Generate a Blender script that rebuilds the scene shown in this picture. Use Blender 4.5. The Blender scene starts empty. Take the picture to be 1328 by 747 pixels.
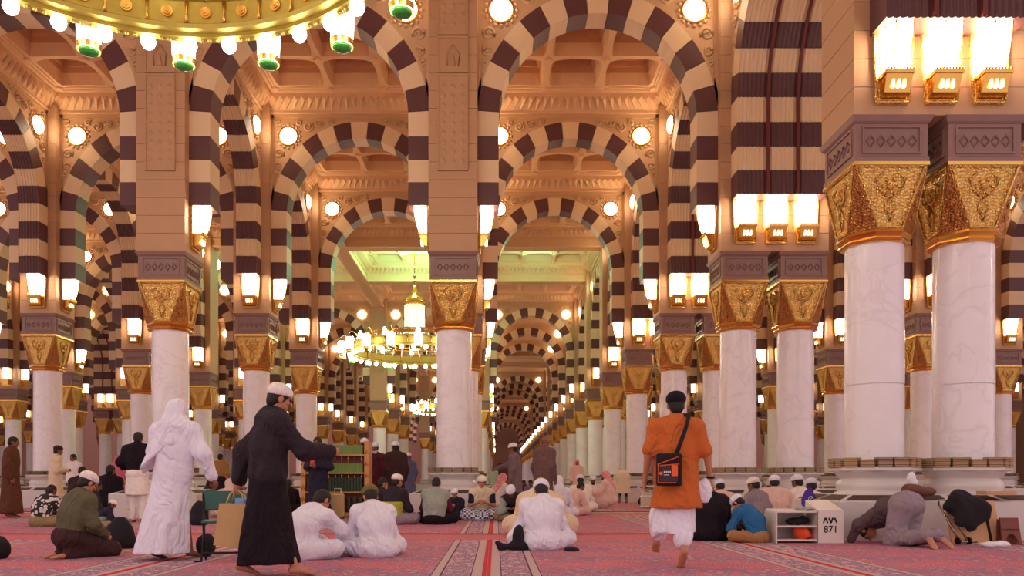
import bpy, math, random
import numpy as np
from mathutils import Vector, Matrix, Euler
R_ = math.radians
SC = bpy.context.scene
COL = SC.collection
random.seed(7)
S = 6.5/6.0                 # architecture is measured in bays of 6 and built at 6.5 m
FPX = 1023.0; VX = 643.0; VY = 624.0; CAMH = 0.82

# ---------------------------------------------------------------- camera, world, exposure
cd = bpy.data.cameras.new('camera'); cam = bpy.data.objects.new('camera', cd); COL.objects.link(cam)
cam.location = (0, 0, CAMH); cam.rotation_euler = (R_(90), 0, 0)
cd.sensor_width = 36; cd.lens = FPX/1328*36
cd.shift_x = (664-VX)/1328; cd.shift_y = (VY-373.5)/1328
cd.clip_end = 400; cd.clip_start = 0.05
SC.camera = cam
w = bpy.data.worlds.new('world'); SC.world = w; w.use_nodes = True
w.node_tree.nodes['Background'].inputs[0].default_value = (1.0, 0.79, 0.79, 1)
w.node_tree.nodes['Background'].inputs[1].default_value = 0.60
SC.view_settings.view_transform = 'Standard'; SC.view_settings.look = 'None'
SC.view_settings.exposure = 0.85; SC.view_settings.gamma = 1.0
SC.view_settings.use_curve_mapping = False
SC.cycles.max_bounces = 6; SC.cycles.diffuse_bounces = 4; SC.cycles.glossy_bounces = 3
SC.cycles.transmission_bounces = 3; SC.cycles.use_denoising = True
SC.cycles.sample_clamp_indirect = 6.0
LANTERN_E, DISC_E, BULB_E = 14.0, 11.0, 9.0

# ---------------------------------------------------------------- materials
def lin(c):
    c = c/255.0
    return c/12.92 if c <= 0.04045 else ((c+0.055)/1.055)**2.4
def rgb(r, g, b): return (lin(r), lin(g), lin(b), 1)
MATS = {}
class NT:
    def __init__(s, name):
        s.m = bpy.data.materials.new(name); s.m.use_nodes = True; s.t = s.m.node_tree
        s.b = s.t.nodes['Principled BSDF']
    def n(s, typ, **kw):
        nd = s.t.nodes.new(typ)
        for k, v in kw.items():
            if k in nd.inputs: nd.inputs[k].default_value = v
            else: setattr(nd, k, v)
        return nd
    def l(s, a, b): s.t.links.new(a, b)
    def coord(s, scale=(1, 1, 1), kind='Object'):
        tc = s.n('ShaderNodeTexCoord'); mp = s.n('ShaderNodeMapping'); mp.inputs['Scale'].default_value = scale
        s.l(tc.outputs[kind], mp.inputs[0]); return mp.outputs[0]
    def math(s, op, a, b=None, c=None):
        nd = s.n('ShaderNodeMath', operation=op)
        for i, v in enumerate((a, b, c)):
            if v is None: continue
            if isinstance(v, (int, float)): nd.inputs[i].default_value = v
            else: s.l(v, nd.inputs[i])
        return nd.outputs[0]
    def mix(s, f, a, b):
        nd = s.n('ShaderNodeMix', data_type='RGBA')
        for i, v in ((0, f), (6, a), (7, b)):
            if isinstance(v, (int, float, tuple)): nd.inputs[i].default_value = v
            else: s.l(v, nd.inputs[i])
        return nd.outputs[2]
    def bump(s, h, strength=0.3, dist=0.02):
        b = s.n('ShaderNodeBump'); b.inputs['Strength'].default_value = strength; b.inputs['Distance'].default_value = dist
        s.l(h, b.inputs['Height']); s.l(b.outputs[0], s.b.inputs['Normal'])
def mat(name, col, rough=0.6, metal=0.0, var=0.08, vscale=6.0, bump=0.0, bscale=60.0, emit=None, es=0, spec=None, kind='noise'):
    if name in MATS: return MATS[name]
    t = NT(name); t.b.inputs['Roughness'].default_value = rough; t.b.inputs['Metallic'].default_value = metal
    if spec is not None: t.b.inputs['Specular IOR Level'].default_value = spec
    co = t.coord()
    if var > 0:
        nz = t.n('ShaderNodeTexNoise', Scale=vscale, Detail=4.0); t.l(co, nz.inputs['Vector'])
        d = tuple(max(0, x*(1-var)) for x in col[:3])+(1,); u = tuple(min(1, x*(1+var)) for x in col[:3])+(1,)
        t.l(t.mix(nz.outputs[0], d, u), t.b.inputs['Base Color'])
    else: t.b.inputs['Base Color'].default_value = col
    if bump > 0:
        nb = t.n('ShaderNodeTexNoise', Scale=bscale, Detail=2.0); t.l(co, nb.inputs['Vector']); t.bump(nb.outputs[0], bump, 0.01)
    if emit: 
        t.b.inputs['Emission Color'].default_value = emit; t.b.inputs['Emission Strength'].default_value = es
    MATS[name] = t.m; return t.m

stone = mat('warm_stone', rgb(206, 166, 124), 0.55, var=0.07, vscale=2.5, bump=0.05)
pier_stone = mat('pier_stone', rgb(190, 148, 110), 0.55, var=0.07, vscale=2.5, bump=0.05)
stone_light = mat('voussoir_pale', rgb(230, 200, 158), 0.5, var=0.05, vscale=3)
stone_dark = mat('voussoir_dark', rgb(96, 58, 58), 0.45, var=0.10, vscale=5)
groove_red = mat('red_joint', rgb(105, 40, 32), 0.5)
block_stone = mat('mauve_block_stone', rgb(142, 108, 98), 0.45, var=0.12, vscale=7)
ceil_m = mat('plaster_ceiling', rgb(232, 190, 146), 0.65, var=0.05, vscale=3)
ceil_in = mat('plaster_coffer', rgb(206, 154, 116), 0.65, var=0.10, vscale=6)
plinth_m = mat('plinth_marble', rgb(214, 206, 202), 0.25, var=0.05, vscale=4)
dark_m = mat('vent_dark', rgb(70, 45, 45), 0.7)
steel = mat('steel', rgb(170, 165, 165), 0.25, 1.0, var=0.03)
black_metal = mat('black_metal', rgb(30, 26, 30), 0.4, 0.5)
def gold_mat(name, c, scale, strength, rough=0.28):
    t = NT(name); t.b.inputs['Metallic'].default_value = 0.9; t.b.inputs['Roughness'].default_value = rough
    co = t.coord()
    v = t.n('ShaderNodeTexVoronoi', Scale=scale, feature='DISTANCE_TO_EDGE'); t.l(co, v.inputs['Vector'])
    w1 = t.n('ShaderNodeTexWave', Scale=scale*0.35, Distortion=3.0); w1.inputs['Detail Scale'].default_value = 2.0; t.l(co, w1.inputs['Vector'])
    h = t.math('ADD', t.math('MULTIPLY', v.outputs[0], 2.0), t.math('MULTIPLY', w1.outputs[0], 0.35))
    t.bump(h, strength, 0.02)
    f = t.math('MINIMUM', t.math('MULTIPLY', v.outputs[0], 6.0), 1.0)
    t.l(t.mix(f, tuple(x*0.6 for x in c[:3])+(1,), c), t.b.inputs['Base Color'])
    MATS[name] = t.m; return t.m
gold = gold_mat('gilded_relief', rgb(250, 204, 118), 24, 0.7, 0.36)
gold_dark = gold_mat('gilded_relief_dark', rgb(206, 140, 80), 26, 0.9, 0.35)
gold_s = mat('gold_smooth', rgb(230, 178, 92), 0.22, 0.95, var=0.05)
gold_band = mat('chandelier_gold', rgb(190, 168, 80), 0.5, 0.75, var=.12, vscale=9, bump=.25, bscale=26)
def glow(name, col, e, base=(1, .95, .85, 1)):
    t = NT(name); t.b.inputs['Base Color'].default_value = base
    t.b.inputs['Emission Color'].default_value = col; t.b.inputs['Emission Strength'].default_value = e
    MATS[name] = t.m; return t.m
glass_glow = glow('lantern_glass', (1, .80, .56, 1), LANTERN_E)
disc_glow = glow('disc_glass', (1, .78, .50, 1), DISC_E)
bulb_glow = glow('bulb_glass', (1, .95, .84, 1), BULB_E)
cyl_glow = glow('chandelier_glass', (1, .95, .82, 1), 5.0)
far_glow = glow('far_lantern_glass', (1, .84, .66, 1), 5.0)
slot_glow = glow('slot_glass', (1, .75, .45, 1), 2.0)
crystal = glow('crystal_drops', (1, .86, .62, 1), 0.5)
tube_glow = glow('tube_glass', (.62, 1, .66, 1), .45)
stained = mat('stained_glass', rgb(60, 150, 60), 0.2, var=0.9, vscale=30)

def marble_mat():
    t = NT('column_marble'); t.b.inputs['Roughness'].default_value = 0.16
    oi = t.n('ShaderNodeObjectInfo'); tc = t.n('ShaderNodeTexCoord'); ad = t.n('ShaderNodeVectorMath', operation='ADD')
    t.l(tc.outputs['Object'], ad.inputs[0]); t.l(oi.outputs['Location'], ad.inputs[1])
    n1 = t.n('ShaderNodeTexNoise', Scale=1.1, Detail=6.0, Distortion=1.2); t.l(ad.outputs[0], n1.inputs['Vector'])
    vein = t.math('ABSOLUTE', t.math('SUBTRACT', n1.outputs[0], 0.5))
    vein = t.math('SUBTRACT', 1.0, t.math('MINIMUM', t.math('MULTIPLY', vein, 45.0), 1.0))
    n2 = t.n('ShaderNodeTexNoise', Scale=2.4, Detail=5.0); t.l(ad.outputs[0], n2.inputs['Vector'])
    base = t.mix(n2.outputs[0], rgb(232, 224, 228), rgb(246, 242, 244))
    t.l(t.mix(t.math('MULTIPLY', vein, 0.16), base, rgb(168, 150, 156)), t.b.inputs['Base Color'])
    return t.m
marble = marble_mat()

def carpet_mat():
    t = NT('prayer_carpet'); t.b.inputs['Roughness'].default_value = 0.95; t.b.inputs['Specular IOR Level'].default_value = 0.1
    tc = t.n('ShaderNodeTexCoord'); sx = t.n('ShaderNodeSeparateXYZ'); t.l(tc.outputs['Object'], sx.inputs[0])
    X, Y = sx.outputs[0], sx.outputs[1]                       # X: -half..half across the runner, Y along
    ax = t.math('SUBTRACT', 1.635, t.math('ABSOLUTE', X))     # distance from the seam
    def band(d, a, b): return t.math('MULTIPLY', t.math('GREATER_THAN', d, a), t.math('LESS_THAN', d, b))
    mp = t.n('ShaderNodeMapping'); t.l(tc.outputs['Object'], mp.inputs[0])
    vo = t.n('ShaderNodeTexVoronoi', Scale=11.0); t.l(mp.outputs[0], vo.inputs['Vector'])
    vo2 = t.n('ShaderNodeTexVoronoi', Scale=24.0, feature='DISTANCE_TO_EDGE'); t.l(mp.outputs[0], vo2.inputs['Vector'])
    nz = t.n('ShaderNodeTexNoise', Scale=5.0, Detail=3.0); t.l(mp.outputs[0], nz.inputs['Vector'])
    n2 = t.n('ShaderNodeTexNoise', Scale=70.0, Detail=2.0); t.l(mp.outputs[0], n2.inputs['Vector'])
    flor = t.math('LESS_THAN', vo.outputs[0], 0.33)
    petal = t.math('LESS_THAN', vo.outputs[0], 0.12)
    fine = t.math('LESS_THAN', vo2.outputs[0], 0.05)
    red = rgb(196, 88, 108); pale = rgb(222, 180, 188); blue = rgb(138, 112, 140); grey = rgb(196, 172, 172)
    # prayer rows every 1.25 m: blue-grey arch frames inside the red field
    yy = t.math('MULTIPLY', t.math('FRACT', t.math('DIVIDE', Y, 1.25)), 1.25)
    field = t.mix(flor, red, t.mix(petal, blue, pale)); field = t.mix(t.math('MULTIPLY', fine, 0.6), field, pale)
    scal = t.math('MULTIPLY', t.math('SINE', t.math('MULTIPLY', X, 19.2)), 0.09)
    rowb = t.math('ADD', yy, scal)
    n3 = t.n('ShaderNodeTexNoise', Scale=1.6, Detail=3.0); t.l(mp.outputs[0], n3.inputs['Vector'])
    bl = t.math('MULTIPLY', band(rowb, 0.15, 0.62), t.math('GREATER_THAN', nz.outputs[0], 0.42))
    field = t.mix(t.math('MULTIPLY', bl, 0.7), field, t.mix(flor, blue, pale)); field = t.mix(t.math('MULTIPLY', t.math('GREATER_THAN', n3.outputs[0], .5), .35), field, blue)
    field = t.mix(t.math('MULTIPLY', t.math('GREATER_THAN', n2.outputs[0], .56), .45), field, pale)
    bord = t.mix(t.math('LESS_THAN', vo.outputs[0], 0.36), blue, t.mix(fine, pale, blue)); bord = t.mix(fine, bord, pale)
    # border bands next to the seam
    c = t.mix(band(ax, 0.0, 0.42), field, bord)
    c = t.mix(band(ax, 0.40, 0.47), c, grey); c = t.mix(band(ax, 0.385, 0.40), c, rgb(84, 56, 84)); c = t.mix(band(ax, 0.47, 0.48), c, rgb(84, 56, 84))
    c = t.mix(t.math('LESS_THAN', ax, 0.125), c, grey); c = t.mix(band(ax, 0.125, 0.135), c, rgb(84, 56, 84))
    c = t.mix(t.math('LESS_THAN', ax, 0.038), c, rgb(204, 52, 66))
    # plain end bands
    ob = t.n('ShaderNodeAttribute', attribute_type='OBJECT', attribute_name='halflen')
    ey = t.math('SUBTRACT', ob.outputs['Fac'], t.math('ABSOLUTE', Y))
    endc = t.mix(nz.outputs[0], rgb(198, 104, 116), rgb(206, 128, 134))
    c = t.mix(t.math('MULTIPLY', t.math('LESS_THAN', ey, 1.2), t.math('GREATER_THAN', Y, 0.0)), c, endc)
    c = t.mix(t.math('LESS_THAN', ey, 0.13), c, rgb(128, 20, 42))
    c = t.mix(t.math('MULTIPLY', n2.outputs[0], 0.2), c, rgb(140, 90, 110))
    t.l(c, t.b.inputs['Base Color']); t.bump(n2.outputs[0], 0.4, 0.01)
    return t.m
carpet_m = carpet_mat()

# ---------------------------------------------------------------- mesh helpers
class M:
    def __init__(s, sc=1.0): s.v = []; s.f = []; s.mi = []; s.sc = sc; s.cur = 0; s.smooth = []
    def face(s, pts, mi=None, sm=False):
        b = len(s.v); s.v += [tuple(p) for p in pts]; s.f.append(tuple(range(b, b+len(pts)))); s.mi.append(s.cur if mi is None else mi); s.smooth.append(sm)
    def add(s, vs, fs, sm=False):
        b = len(s.v); s.v += [tuple(p) for p in vs]
        for f in fs: s.f.append(tuple(b+i for i in f)); s.mi.append(s.cur); s.smooth.append(sm)
    def box(s, x0, x1, y0, y1, z0, z1, rot=None, org=(0, 0, 0), bev=0.0):
        vs = [(x, y, z) for x in (x0, x1) for y in (y0, y1) for z in (z0, z1)]
        if rot is not None:
            o = Vector(org); vs = [tuple(rot @ (Vector(v)-o)+o) for v in vs]
        s.add(vs, [(0, 1, 3, 2), (4, 6, 7, 5), (0, 4, 5, 1), (2, 3, 7, 6), (0, 2, 6, 4), (1, 5, 7, 3)])
    def lathe(s, prof, n=24, c=(0, 0), a0=0.0, sm=True, cap=True, sx=1, sy=1):
        vs = []; 
        for (r, z) in prof:
            for i in range(n):
                a = a0+2*math.pi*i/n; vs.append((c[0]+r*math.cos(a)*sx, c[1]+r*math.sin(a)*sy, z))
        fs = [(j*n+i, j*n+(i+1) % n, (j+1)*n+(i+1) % n, (j+1)*n+i) for j in range(len(prof)-1) for i in range(n)]
        s.add(vs, fs, sm)
        if cap:
            b = len(s.v)-len(vs); s.f.append(tuple(b+i for i in reversed(range(n)))); s.mi.append(s.cur); s.smooth.append(False)
            e = b+(len(prof)-1)*n; s.f.append(tuple(e+i for i in range(n))); s.mi.append(s.cur); s.smooth.append(False)
    def tube(s, pts, r, n=6, taper=None):
        pts = [Vector(p) for p in pts]; vs = []
        for i, p in enumerate(pts):
            d = (pts[min(i+1, len(pts)-1)]-pts[max(i-1, 0)]).normalized()
            u = d.cross(Vector((0, 0, 1)));  u = u.normalized() if u.length > 0.05 else d.cross(Vector((0, 1, 0))).normalized()
            v2 = d.cross(u); rr = r if taper is None else taper[i]
            for k in range(n):
                a = 2*math.pi*k/n; vs.append(tuple(p+u*math.cos(a)*rr+v2*math.sin(a)*rr))
        fs = [(j*n+i, j*n+(i+1) % n, (j+1)*n+(i+1) % n, (j+1)*n+i) for j in range(len(pts)-1) for i in range(n)]
        fs += [tuple(reversed(range(n))), tuple((len(pts)-1)*n+i for i in range(n))]
        s.add(vs, fs, True)
    def sphere(s, c, r, n=8, sz=None):
        k = sz or r; prof = [(max(1e-4, r*math.sin(math.pi*i/n)), c[2]-k*math.cos(math.pi*i/n)) for i in range(n+1)]
        s.lathe(prof, n*2 if n < 8 else 14, (c[0], c[1]), cap=False)
    def mesh(s, name, mats):
        me = bpy.data.meshes.new(name); q = s.sc
        me.from_pydata([(x*q, y*q, z*q) for x, y, z in s.v], [], s.f)
        for m_ in (mats if isinstance(mats, (list, tuple)) else [mats]): me.materials.append(m_)
        me.polygons.foreach_set('material_index', s.mi); me.polygons.foreach_set('use_smooth', s.smooth); me.update()
        return me
def obj(name, me, parent=None, loc=(0, 0, 0), rz=0, sc=None):
    o = bpy.data.objects.new(name, me); COL.objects.link(o); o.location = loc; o.rotation_euler = (0, 0, rz)
    if sc: o.scale = sc
    if parent: o.parent = parent
    return o
def empty(name, loc=(0, 0, 0), rz=0): return obj(name, None, None, loc, rz)
def tag(o, label=None, cat=None, group=None, kind=None):
    if label: o['label'] = label
    if cat: o['category'] = cat
    if group: o['group'] = group
    if kind: o['kind'] = kind
    return o
def struct(o): o['kind'] = 'structure'; return o

# ---------------------------------------------------------------- plan of the hall (units: bays of 6)
ZB = CAMH/S                                                   # eye height in those units
def Z(z): return z+ZB
LINES = [(-43.485, .5), (-37.485, .5), (-31.485+.0, .5), (-25.485, 1.105), (-18.88, .5), (-12.88, .5), (-6.88, .5), (-.88, .5), (5.725, 1.105), (12.33, .5), (18.33, .5), (24.33, .5), (30.33, .5), (36.33, .5)]
LINES[2] = (-32.09, .5); LINES[1] = (-38.09, .5); LINES[0] = (-44.09, .5)
NL = len(LINES); KMAX = 23
def RY(k): return 10.68+6*(k-1)
def exists(i, k): return not (i in (6, 7) and k % 5 in (0, 1))
def inview(x, y, m=0.9): return y > 3 and abs(x-0.02*y) < 0.66*y+m
def seen(x, y):
    if not inview(x, y): return False
    if y > 82: return -8 < x < 13
    return True
LNAME = {0: 'sixth outer west line', 1: 'second outer west line', 2: 'first outer west line', 3: 'west double colonnade', 4: 'fourth west line', 5: 'third west line', 6: 'second west line', 7: 'first west line', 8: 'double colonnade', 9: 'first east line', 10: 'second east line', 11: 'third east line', 12: 'fourth east line', 13: 'fifth east line'}
ORDK = ['overhead', 'nearest', 'second', 'third', 'fourth', 'fifth', 'sixth', 'seventh', 'eighth', 'ninth', 'tenth', 'eleventh', 'twelfth', 'thirteenth', 'fourteenth', 'fifteenth', 'sixteenth', 'seventeenth', 'eighteenth', 'nineteenth', 'twentieth', 'twenty-first', 'twenty-second', 'twenty-third']
RNAME = {k: n+' row' for k, n in enumerate(ORDK)}

# arch ring ------------------------------------------------------
ZS = Z(7.53); RI = 2.06; RO = 2.5; ZW = Z(5.73); QZ = 1.07
def arch_sections():
    """centre-line sections of the 23 blocks: (kind, list of (inner point, outer point))"""
    out = []
    for n in range(-7, 8):
        a0 = 90+11.5*n-5.75; pts = []
        for j in range(4):
            a = R_(a0+11.5*j/3.0); pts.append(((RI*math.cos(a), ZS+QZ*RI*math.sin(a)), (RO*math.cos(a), ZS+QZ*RO*math.sin(a))))
        out.append((abs(n) % 2, pts))
    for sx in (1, -1):
        a = R_(3.75); z8 = Z(7.17)
        out.append((0, [((sx*RI, z8), (sx*RO, z8)), ((sx*RI, ZS), (sx*RO, ZS)), ((sx*RI*math.cos(a), ZS+QZ*RI*math.sin(a)), (sx*RO*math.cos(a), ZS+QZ*RO*math.sin(a)))]))
        for j, (za, zb) in enumerate(((6.69, 7.17), (6.21, 6.69), (5.73, 6.21))):
            out.append((1-j % 2, [((sx*RI, Z(za)), (sx*RO, Z(za))), ((sx*RI, Z(zb)), (sx*RO, Z(zb)))]))
    return out
def block_mesh(M_, pts, T, nf, gap=0.006):
    """one voussoir: intrados scalloped with nf flutes across thickness 2T"""
    if nf: us = np.linspace(-T, T, nf*3+1); dep = [0.028*abs(math.sin(math.pi*(u+T)/(2*T)*nf)) for u in us]
    else: us = np.array([-T, T]); dep = [0, 0]
    n = len(pts); rows = []
    for j, (pi, po) in enumerate(pts):
        dx, dz = pi[0]-po[0], pi[1]-po[1]; L = math.hypot(dx, dz); ux, uz = dx/L, dz/L
        tx, tz = 0, 0
        q = pts[min(j+1, n-1)][0]; p = pts[max(j-1, 0)][0]; e = math.hypot(q[0]-p[0], q[1]-p[1])
        if j == 0: tx, tz = (q[0]-p[0])/e*gap, (q[1]-p[1])/e*gap
        if j == n-1: tx, tz = -(q[0]-p[0])/e*gap, -(q[1]-p[1])/e*gap
        inner = [(pi[0]+ux*(0.028-d)+tx-ux*0.028, u, pi[1]+uz*(0.028-d)+tz-uz*0.028) for u, d in zip(us, dep)]
        outer = [(po[0]+tx, -T, po[1]+tz), (po[0]+tx, T, po[1]+tz)]
        rows.append((inner, outer))
    for j in range(n-1):
        a, ao = rows[j]; b, bo = rows[j+1]
        for i in range(len(us)-1): M_.face([a[i], b[i], b[i+1], a[i+1]])
        M_.face([a[0], ao[0], bo[0], b[0]]); M_.face([a[-1], b[-1], bo[1], ao[1]])
    for (inn, out), rev in ((rows[0], False), (rows[-1], True)):
        pl = [out[0]]+inn+[out[1]]; M_.face(pl if not rev else pl[::-1])
def spiral(cx, cz, r0, turns, sgn, a0, y, n=22):
    pts = []
    for i in range(n):
        t = i/(n-1); a = a0+sgn*2*math.pi*turns*t; r = r0*(1-t)**0.8+0.015; pts.append((cx+r*math.cos(a), y, cz+r*math.sin(a)))
    return pts
def spandrel(T, carve):
    m = M(S); N = 32; top = Z(12.9); t = T-0.03
    for i in range(N):
        a, b = math.pi*i/N, math.pi*(i+1)/N
        A = (RO*math.cos(a), ZS+QZ*RO*math.sin(a)); B = (RO*math.cos(b), ZS+QZ*RO*math.sin(b))
        for y, rev in ((-t, False), (t, True)):
            q = [(A[0], y, A[1]), (A[0], y, top), (B[0], y, top), (B[0], y, B[1])]; m.face(q[::-1] if rev else q)
        # raised ring moulding
        A2 = ((RO+.06)*math.cos(a), ZS+QZ*(RO+.06)*math.sin(a)); B2 = ((RO+.06)*math.cos(b), ZS+QZ*(RO+.06)*math.sin(b))
        for y in (-t-.025, t+.025):
            yb = math.copysign(t, y)
            m.face([(A[0], y, A[1]), (A2[0], y, A2[1]), (B2[0], y, B2[1]), (B[0], y, B[1])])
            m.face([(A2[0], y, A2[1]), (A2[0], yb, A2[1]), (B2[0], yb, B2[1]), (B2[0], y, B2[1])])
    for sx in (-1, 1):
        for sy in (-1, 1):
            y0, y1 = sorted((sy*t, sy*(t+.025)))
            m.box(*sorted((sx*2.5, sx*2.42)), y0, y1, ZS+.3, Z(10.4)); m.box(*sorted((0, sx*2.5)), y0, y1, Z(10.32), Z(10.42))
            if carve:
                y = sy*(t+.004)
                for (cx, cz, r, tu, sg, a0) in ((1.45, ZS+2.55, .13, 1.6, 1, 2.2), (1.12, ZS+2.64, .10, 1.5, -1, .5), (.82, ZS+2.68, .07, 1.4, 1, 1.0), (2.28, ZS+1.78, .13, 1.6, -1, 3.6), (2.30, ZS+1.44, .09, 1.4, 1, 3.9),
                                             (2.32, ZS+2.64, .09, 1.4, 1, 0.3), (1.70, ZS+2.66, .08, 1.4, -1, 2.6), (2.35, ZS+1.18, .055, 1.3, -1, 2.0)):
                    m.tube(spiral(sx*cx, cz, r, tu, sg*sx, a0 if sx > 0 else math.pi-a0, y), 0.034, 5)
                for k in range(16):
                    a = 2*math.pi*k/16; c = (sx*2.01+.33*math.cos(a), y, Z(9.8)+.33*math.sin(a)); m.sphere(c, .045, 4)
    return m.mesh('arcade_wall', stone)
SECT = arch_sections()
TYPES = {'x': (.28, 0), 'y': (.28, 7), 'd': (.9, 21)}
VM, VJ, SP = {}, {}, {}
for ty, (T, nf) in TYPES.items():
    VM[ty] = []
    jm = M(S)
    for k, (dark, pts) in enumerate(SECT):
        b = M(S); block_mesh(b, pts, T, nf); VM[ty].append((b.mesh('voussoir', stone_dark if dark else stone_light)))
        jm.cur = dark; block_mesh(jm, pts, T, 0, 0.0)
    VJ[ty] = jm.mesh('voussoirs', [stone_light, stone_dark])
    SP[ty] = (spandrel(T, True), spandrel(T, False))
# red joints dividing the wide soffit in three
m = M(S)
for yy in (-.3, .3):
    path = [(RI-.006, ZW-.0)]+[(RI-.006, ZS)]+[((RI-.006)*math.cos(math.pi*i/30), ZS+QZ*(RI-.006)*math.sin(math.pi*i/30)) for i in range(1, 30)]+[(-RI+.006, ZS), (-RI+.006, ZW)]
    for a, b in zip(path[:-1], path[1:]):
        ia = (a[0]*.985, ZS+(a[1]-ZS)*.985 if a[1] > ZS else a[1]); ib = (b[0]*.985, ZS+(b[1]-ZS)*.985 if b[1] > ZS else b[1])
        m.face([(ia[0], yy-.03, ia[1]), (ib[0], yy-.03, ib[1]), (ib[0], yy+.03, ib[1]), (ia[0], yy+.03, ia[1])])
        for s_ in (-.03, .03): m.face([(ia[0], yy+s_, ia[1]), (ib[0], yy+s_, ib[1]), (b[0]*1.01, yy+s_, b[1]), (a[0]*1.01, yy+s_, a[1])])
red_joint_me = m.mesh('soffit_joint', groove_red)

# disc lamp, lantern ------------------------------------------------
m = M(S)
def disc_meshes():
    a = M(S); n = 20
    prof = [(.285, 0), (.285, -.03), (.25, -.05), (.225, -.03)]
    vs = [(r*math.cos(2*math.pi*i/n), z, r*math.sin(2*math.pi*i/n)) for r, z in prof for i in range(n)]
    a.add(vs, [(j*n+i, j*n+(i+1) % n, (j+1)*n+(i+1) % n, (j+1)*n+i) for j in range(3) for i in range(n)], True)
    g = M(S); prof = [(.235, -.01), (.225, -.07), (.15, -.12), (.001, -.14)]
    vs = [(r*math.cos(2*math.pi*i/n), z, r*math.sin(2*math.pi*i/n)) for r, z in prof for i in range(n)]
    g.add(vs, [(j*n+i, j*n+(i+1) % n, (j+1)*n+(i+1) % n, (j+1)*n+i) for j in range(3) for i in range(n)], True)
    return a.mesh('disc_lamp', gold_s), g.mesh('disc_glass', disc_glow)
disc_a, disc_g = disc_meshes()
def lantern_meshes():
    f = M(S)
    # wall plate, wider at the top
    f.add([(-.20, 0, 0), (.20, 0, 0), (.26, 0, .98), (-.26, 0, .98), (-.20, -.03, 0), (.20, -.03, 0), (.26, -.03, .98), (-.26, -.03, .98)],
          [(4, 5, 6, 7), (0, 4, 7, 3), (1, 2, 6, 5), (3, 7, 6, 2), (0, 1, 5, 4)])
    for sx in (-1, 1): f.tube([(sx*.21, -.04, .02), (sx*.255, -.05, .97)], .018, 5)
    f.tube([(-.2, -.045, .02), (.2, -.045, .02)], .02, 5); f.tube([(-.26, -.04, .97), (0, -.05, 1.03), (.26, -.04, .97)], .022, 5)
    bs = M(S)
    bs.add([(-.16, -.03, .06), (.16, -.03, .06), (.16, -.14, .10), (-.16, -.14, .10), (-.17, -.03, .30), (.17, -.03, .30), (.17, -.22, .30), (-.17, -.22, .30)],
           [(0, 1, 2, 3), (3, 2, 6, 7), (0, 3, 7, 4), (1, 5, 6, 2), (4, 7, 6, 5)])
    bs.box(-.185, .185, -.24, -.03, .30, .345)
    for i in range(9): bs.sphere((-.16+.04*i, -.24, .36), .018, 4)
    sl = M(S)
    for x in (-.07, 0, .07): sl.box(x-.014, x+.014, -.205, -.14, .14, .24)
    g = M(S); ring = []
    for z, hx, d in ((.35, .13, .20), (.50, .155, .27), (.75, .165, .32), (.93, .172, .34), (.96, .12, .26)):
        ring.append([(-hx, -.04, z), (-hx, -d*.62, z), (-hx*.62, -d, z), (hx*.62, -d, z), (hx, -d*.62, z), (hx, -.04, z)])
    for a, b in zip(ring[:-1], ring[1:]):
        for i in range(5): g.face([a[i], a[i+1], b[i+1], b[i]])
    g.face(ring[-1]); g.face(ring[0][::-1])
    c = M(S)
    for i in (1, 2, 3, 4):
        c.tube([tuple(np.array(r[i])*(1.03, 1.03, 1)) for r in ring[:4]], .008, 4)
    c.tube([tuple(np.array(p)*(1.04, 1.04, 1)) for p in ring[3]], .016, 4)
    return f.mesh('wall_lantern', gold), g.mesh('glass_shade', glass_glow), bs.mesh('lamp_base', gold_s), sl.mesh('slot', slot_glow), c.mesh('cage', gold_s)
LAN = lantern_meshes()
# simple lantern for the far ones (one mesh, two materials)
m = M(S); m.cur = 0; m.box(-.23, .23, -.03, 0, 0, 1.0); m.box(-.15, .15, -.2, -.03, .05, .32); m.cur = 1
m.box(-.12, .12, -.24, -.05, .40, .86); LAN_FAR = m.mesh('wall_lantern_simple', [gold_s, far_glow])
m = M(S); n = 10; m.face([(.23*math.cos(2*math.pi*i/n), -.05, .23*math.sin(2*math.pi*i/n)) for i in range(n)]); DISC_FAR = m.mesh('disc_lamp_simple', disc_glow)
cnt = {'lan': 0, 'disc': 0}
STUFFL = []
def lantern(x, y, rz, k, where, group_far):
    """x, y in plan units; rz turns the lantern (0 faces the camera)"""
    loc = (x*S, y*S, Z(4.85)*S); near = y < 36
    o = obj('wall_sconce', LAN[0] if near else LAN_FAR, None, loc, rz); cnt['lan'] += 1
    if near:
        for nm, me in (('glass_shade', LAN[1]), ('lamp_base', LAN[2]), ('slot', LAN[3]), ('cage', LAN[4])): obj(nm, me, o)
    if k >= 0 and where: tag(o, '%slit gold lantern on pier, %s' % ('' if k < 5 else 'small ', where), 'lantern', 'wall lanterns on the piers')
    else: tag(o, 'small lit gold wall lantern on '+group_far, 'lantern', 'lanterns on '+group_far)
def disc(x, y, rz, k, where, group_far):
    loc = (x*S, y*S, Z(9.8)*S); near = y < 36
    o = obj('wall_lamp', disc_a if near else DISC_FAR, None, loc, rz); cnt['disc'] += 1
    if near: obj('disc_glass', disc_g, o)
    if k >= 0 and where: tag(o, 'glowing disc lamp, '+where, 'lamp', 'disc lamps on the spandrels')
    else: tag(o, 'small round glowing disc lamp on '+group_far, 'lamp', 'discs on '+group_far)
def arch(x, y, ty, near, carve=True):
    rz = 0 if ty == 'x' else math.pi/2
    w_ = struct(obj('arcade_wall', SP[ty][0 if carve else 1], None, (x*S, y*S, 0), rz))
    if near:
        for me in VM[ty]: obj('voussoir', me, w_)
    else: tag(obj('voussoirs', VJ[ty], w_), kind='stuff')
    if ty == 'd': obj('soffit_joint', red_joint_me, w_)
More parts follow.
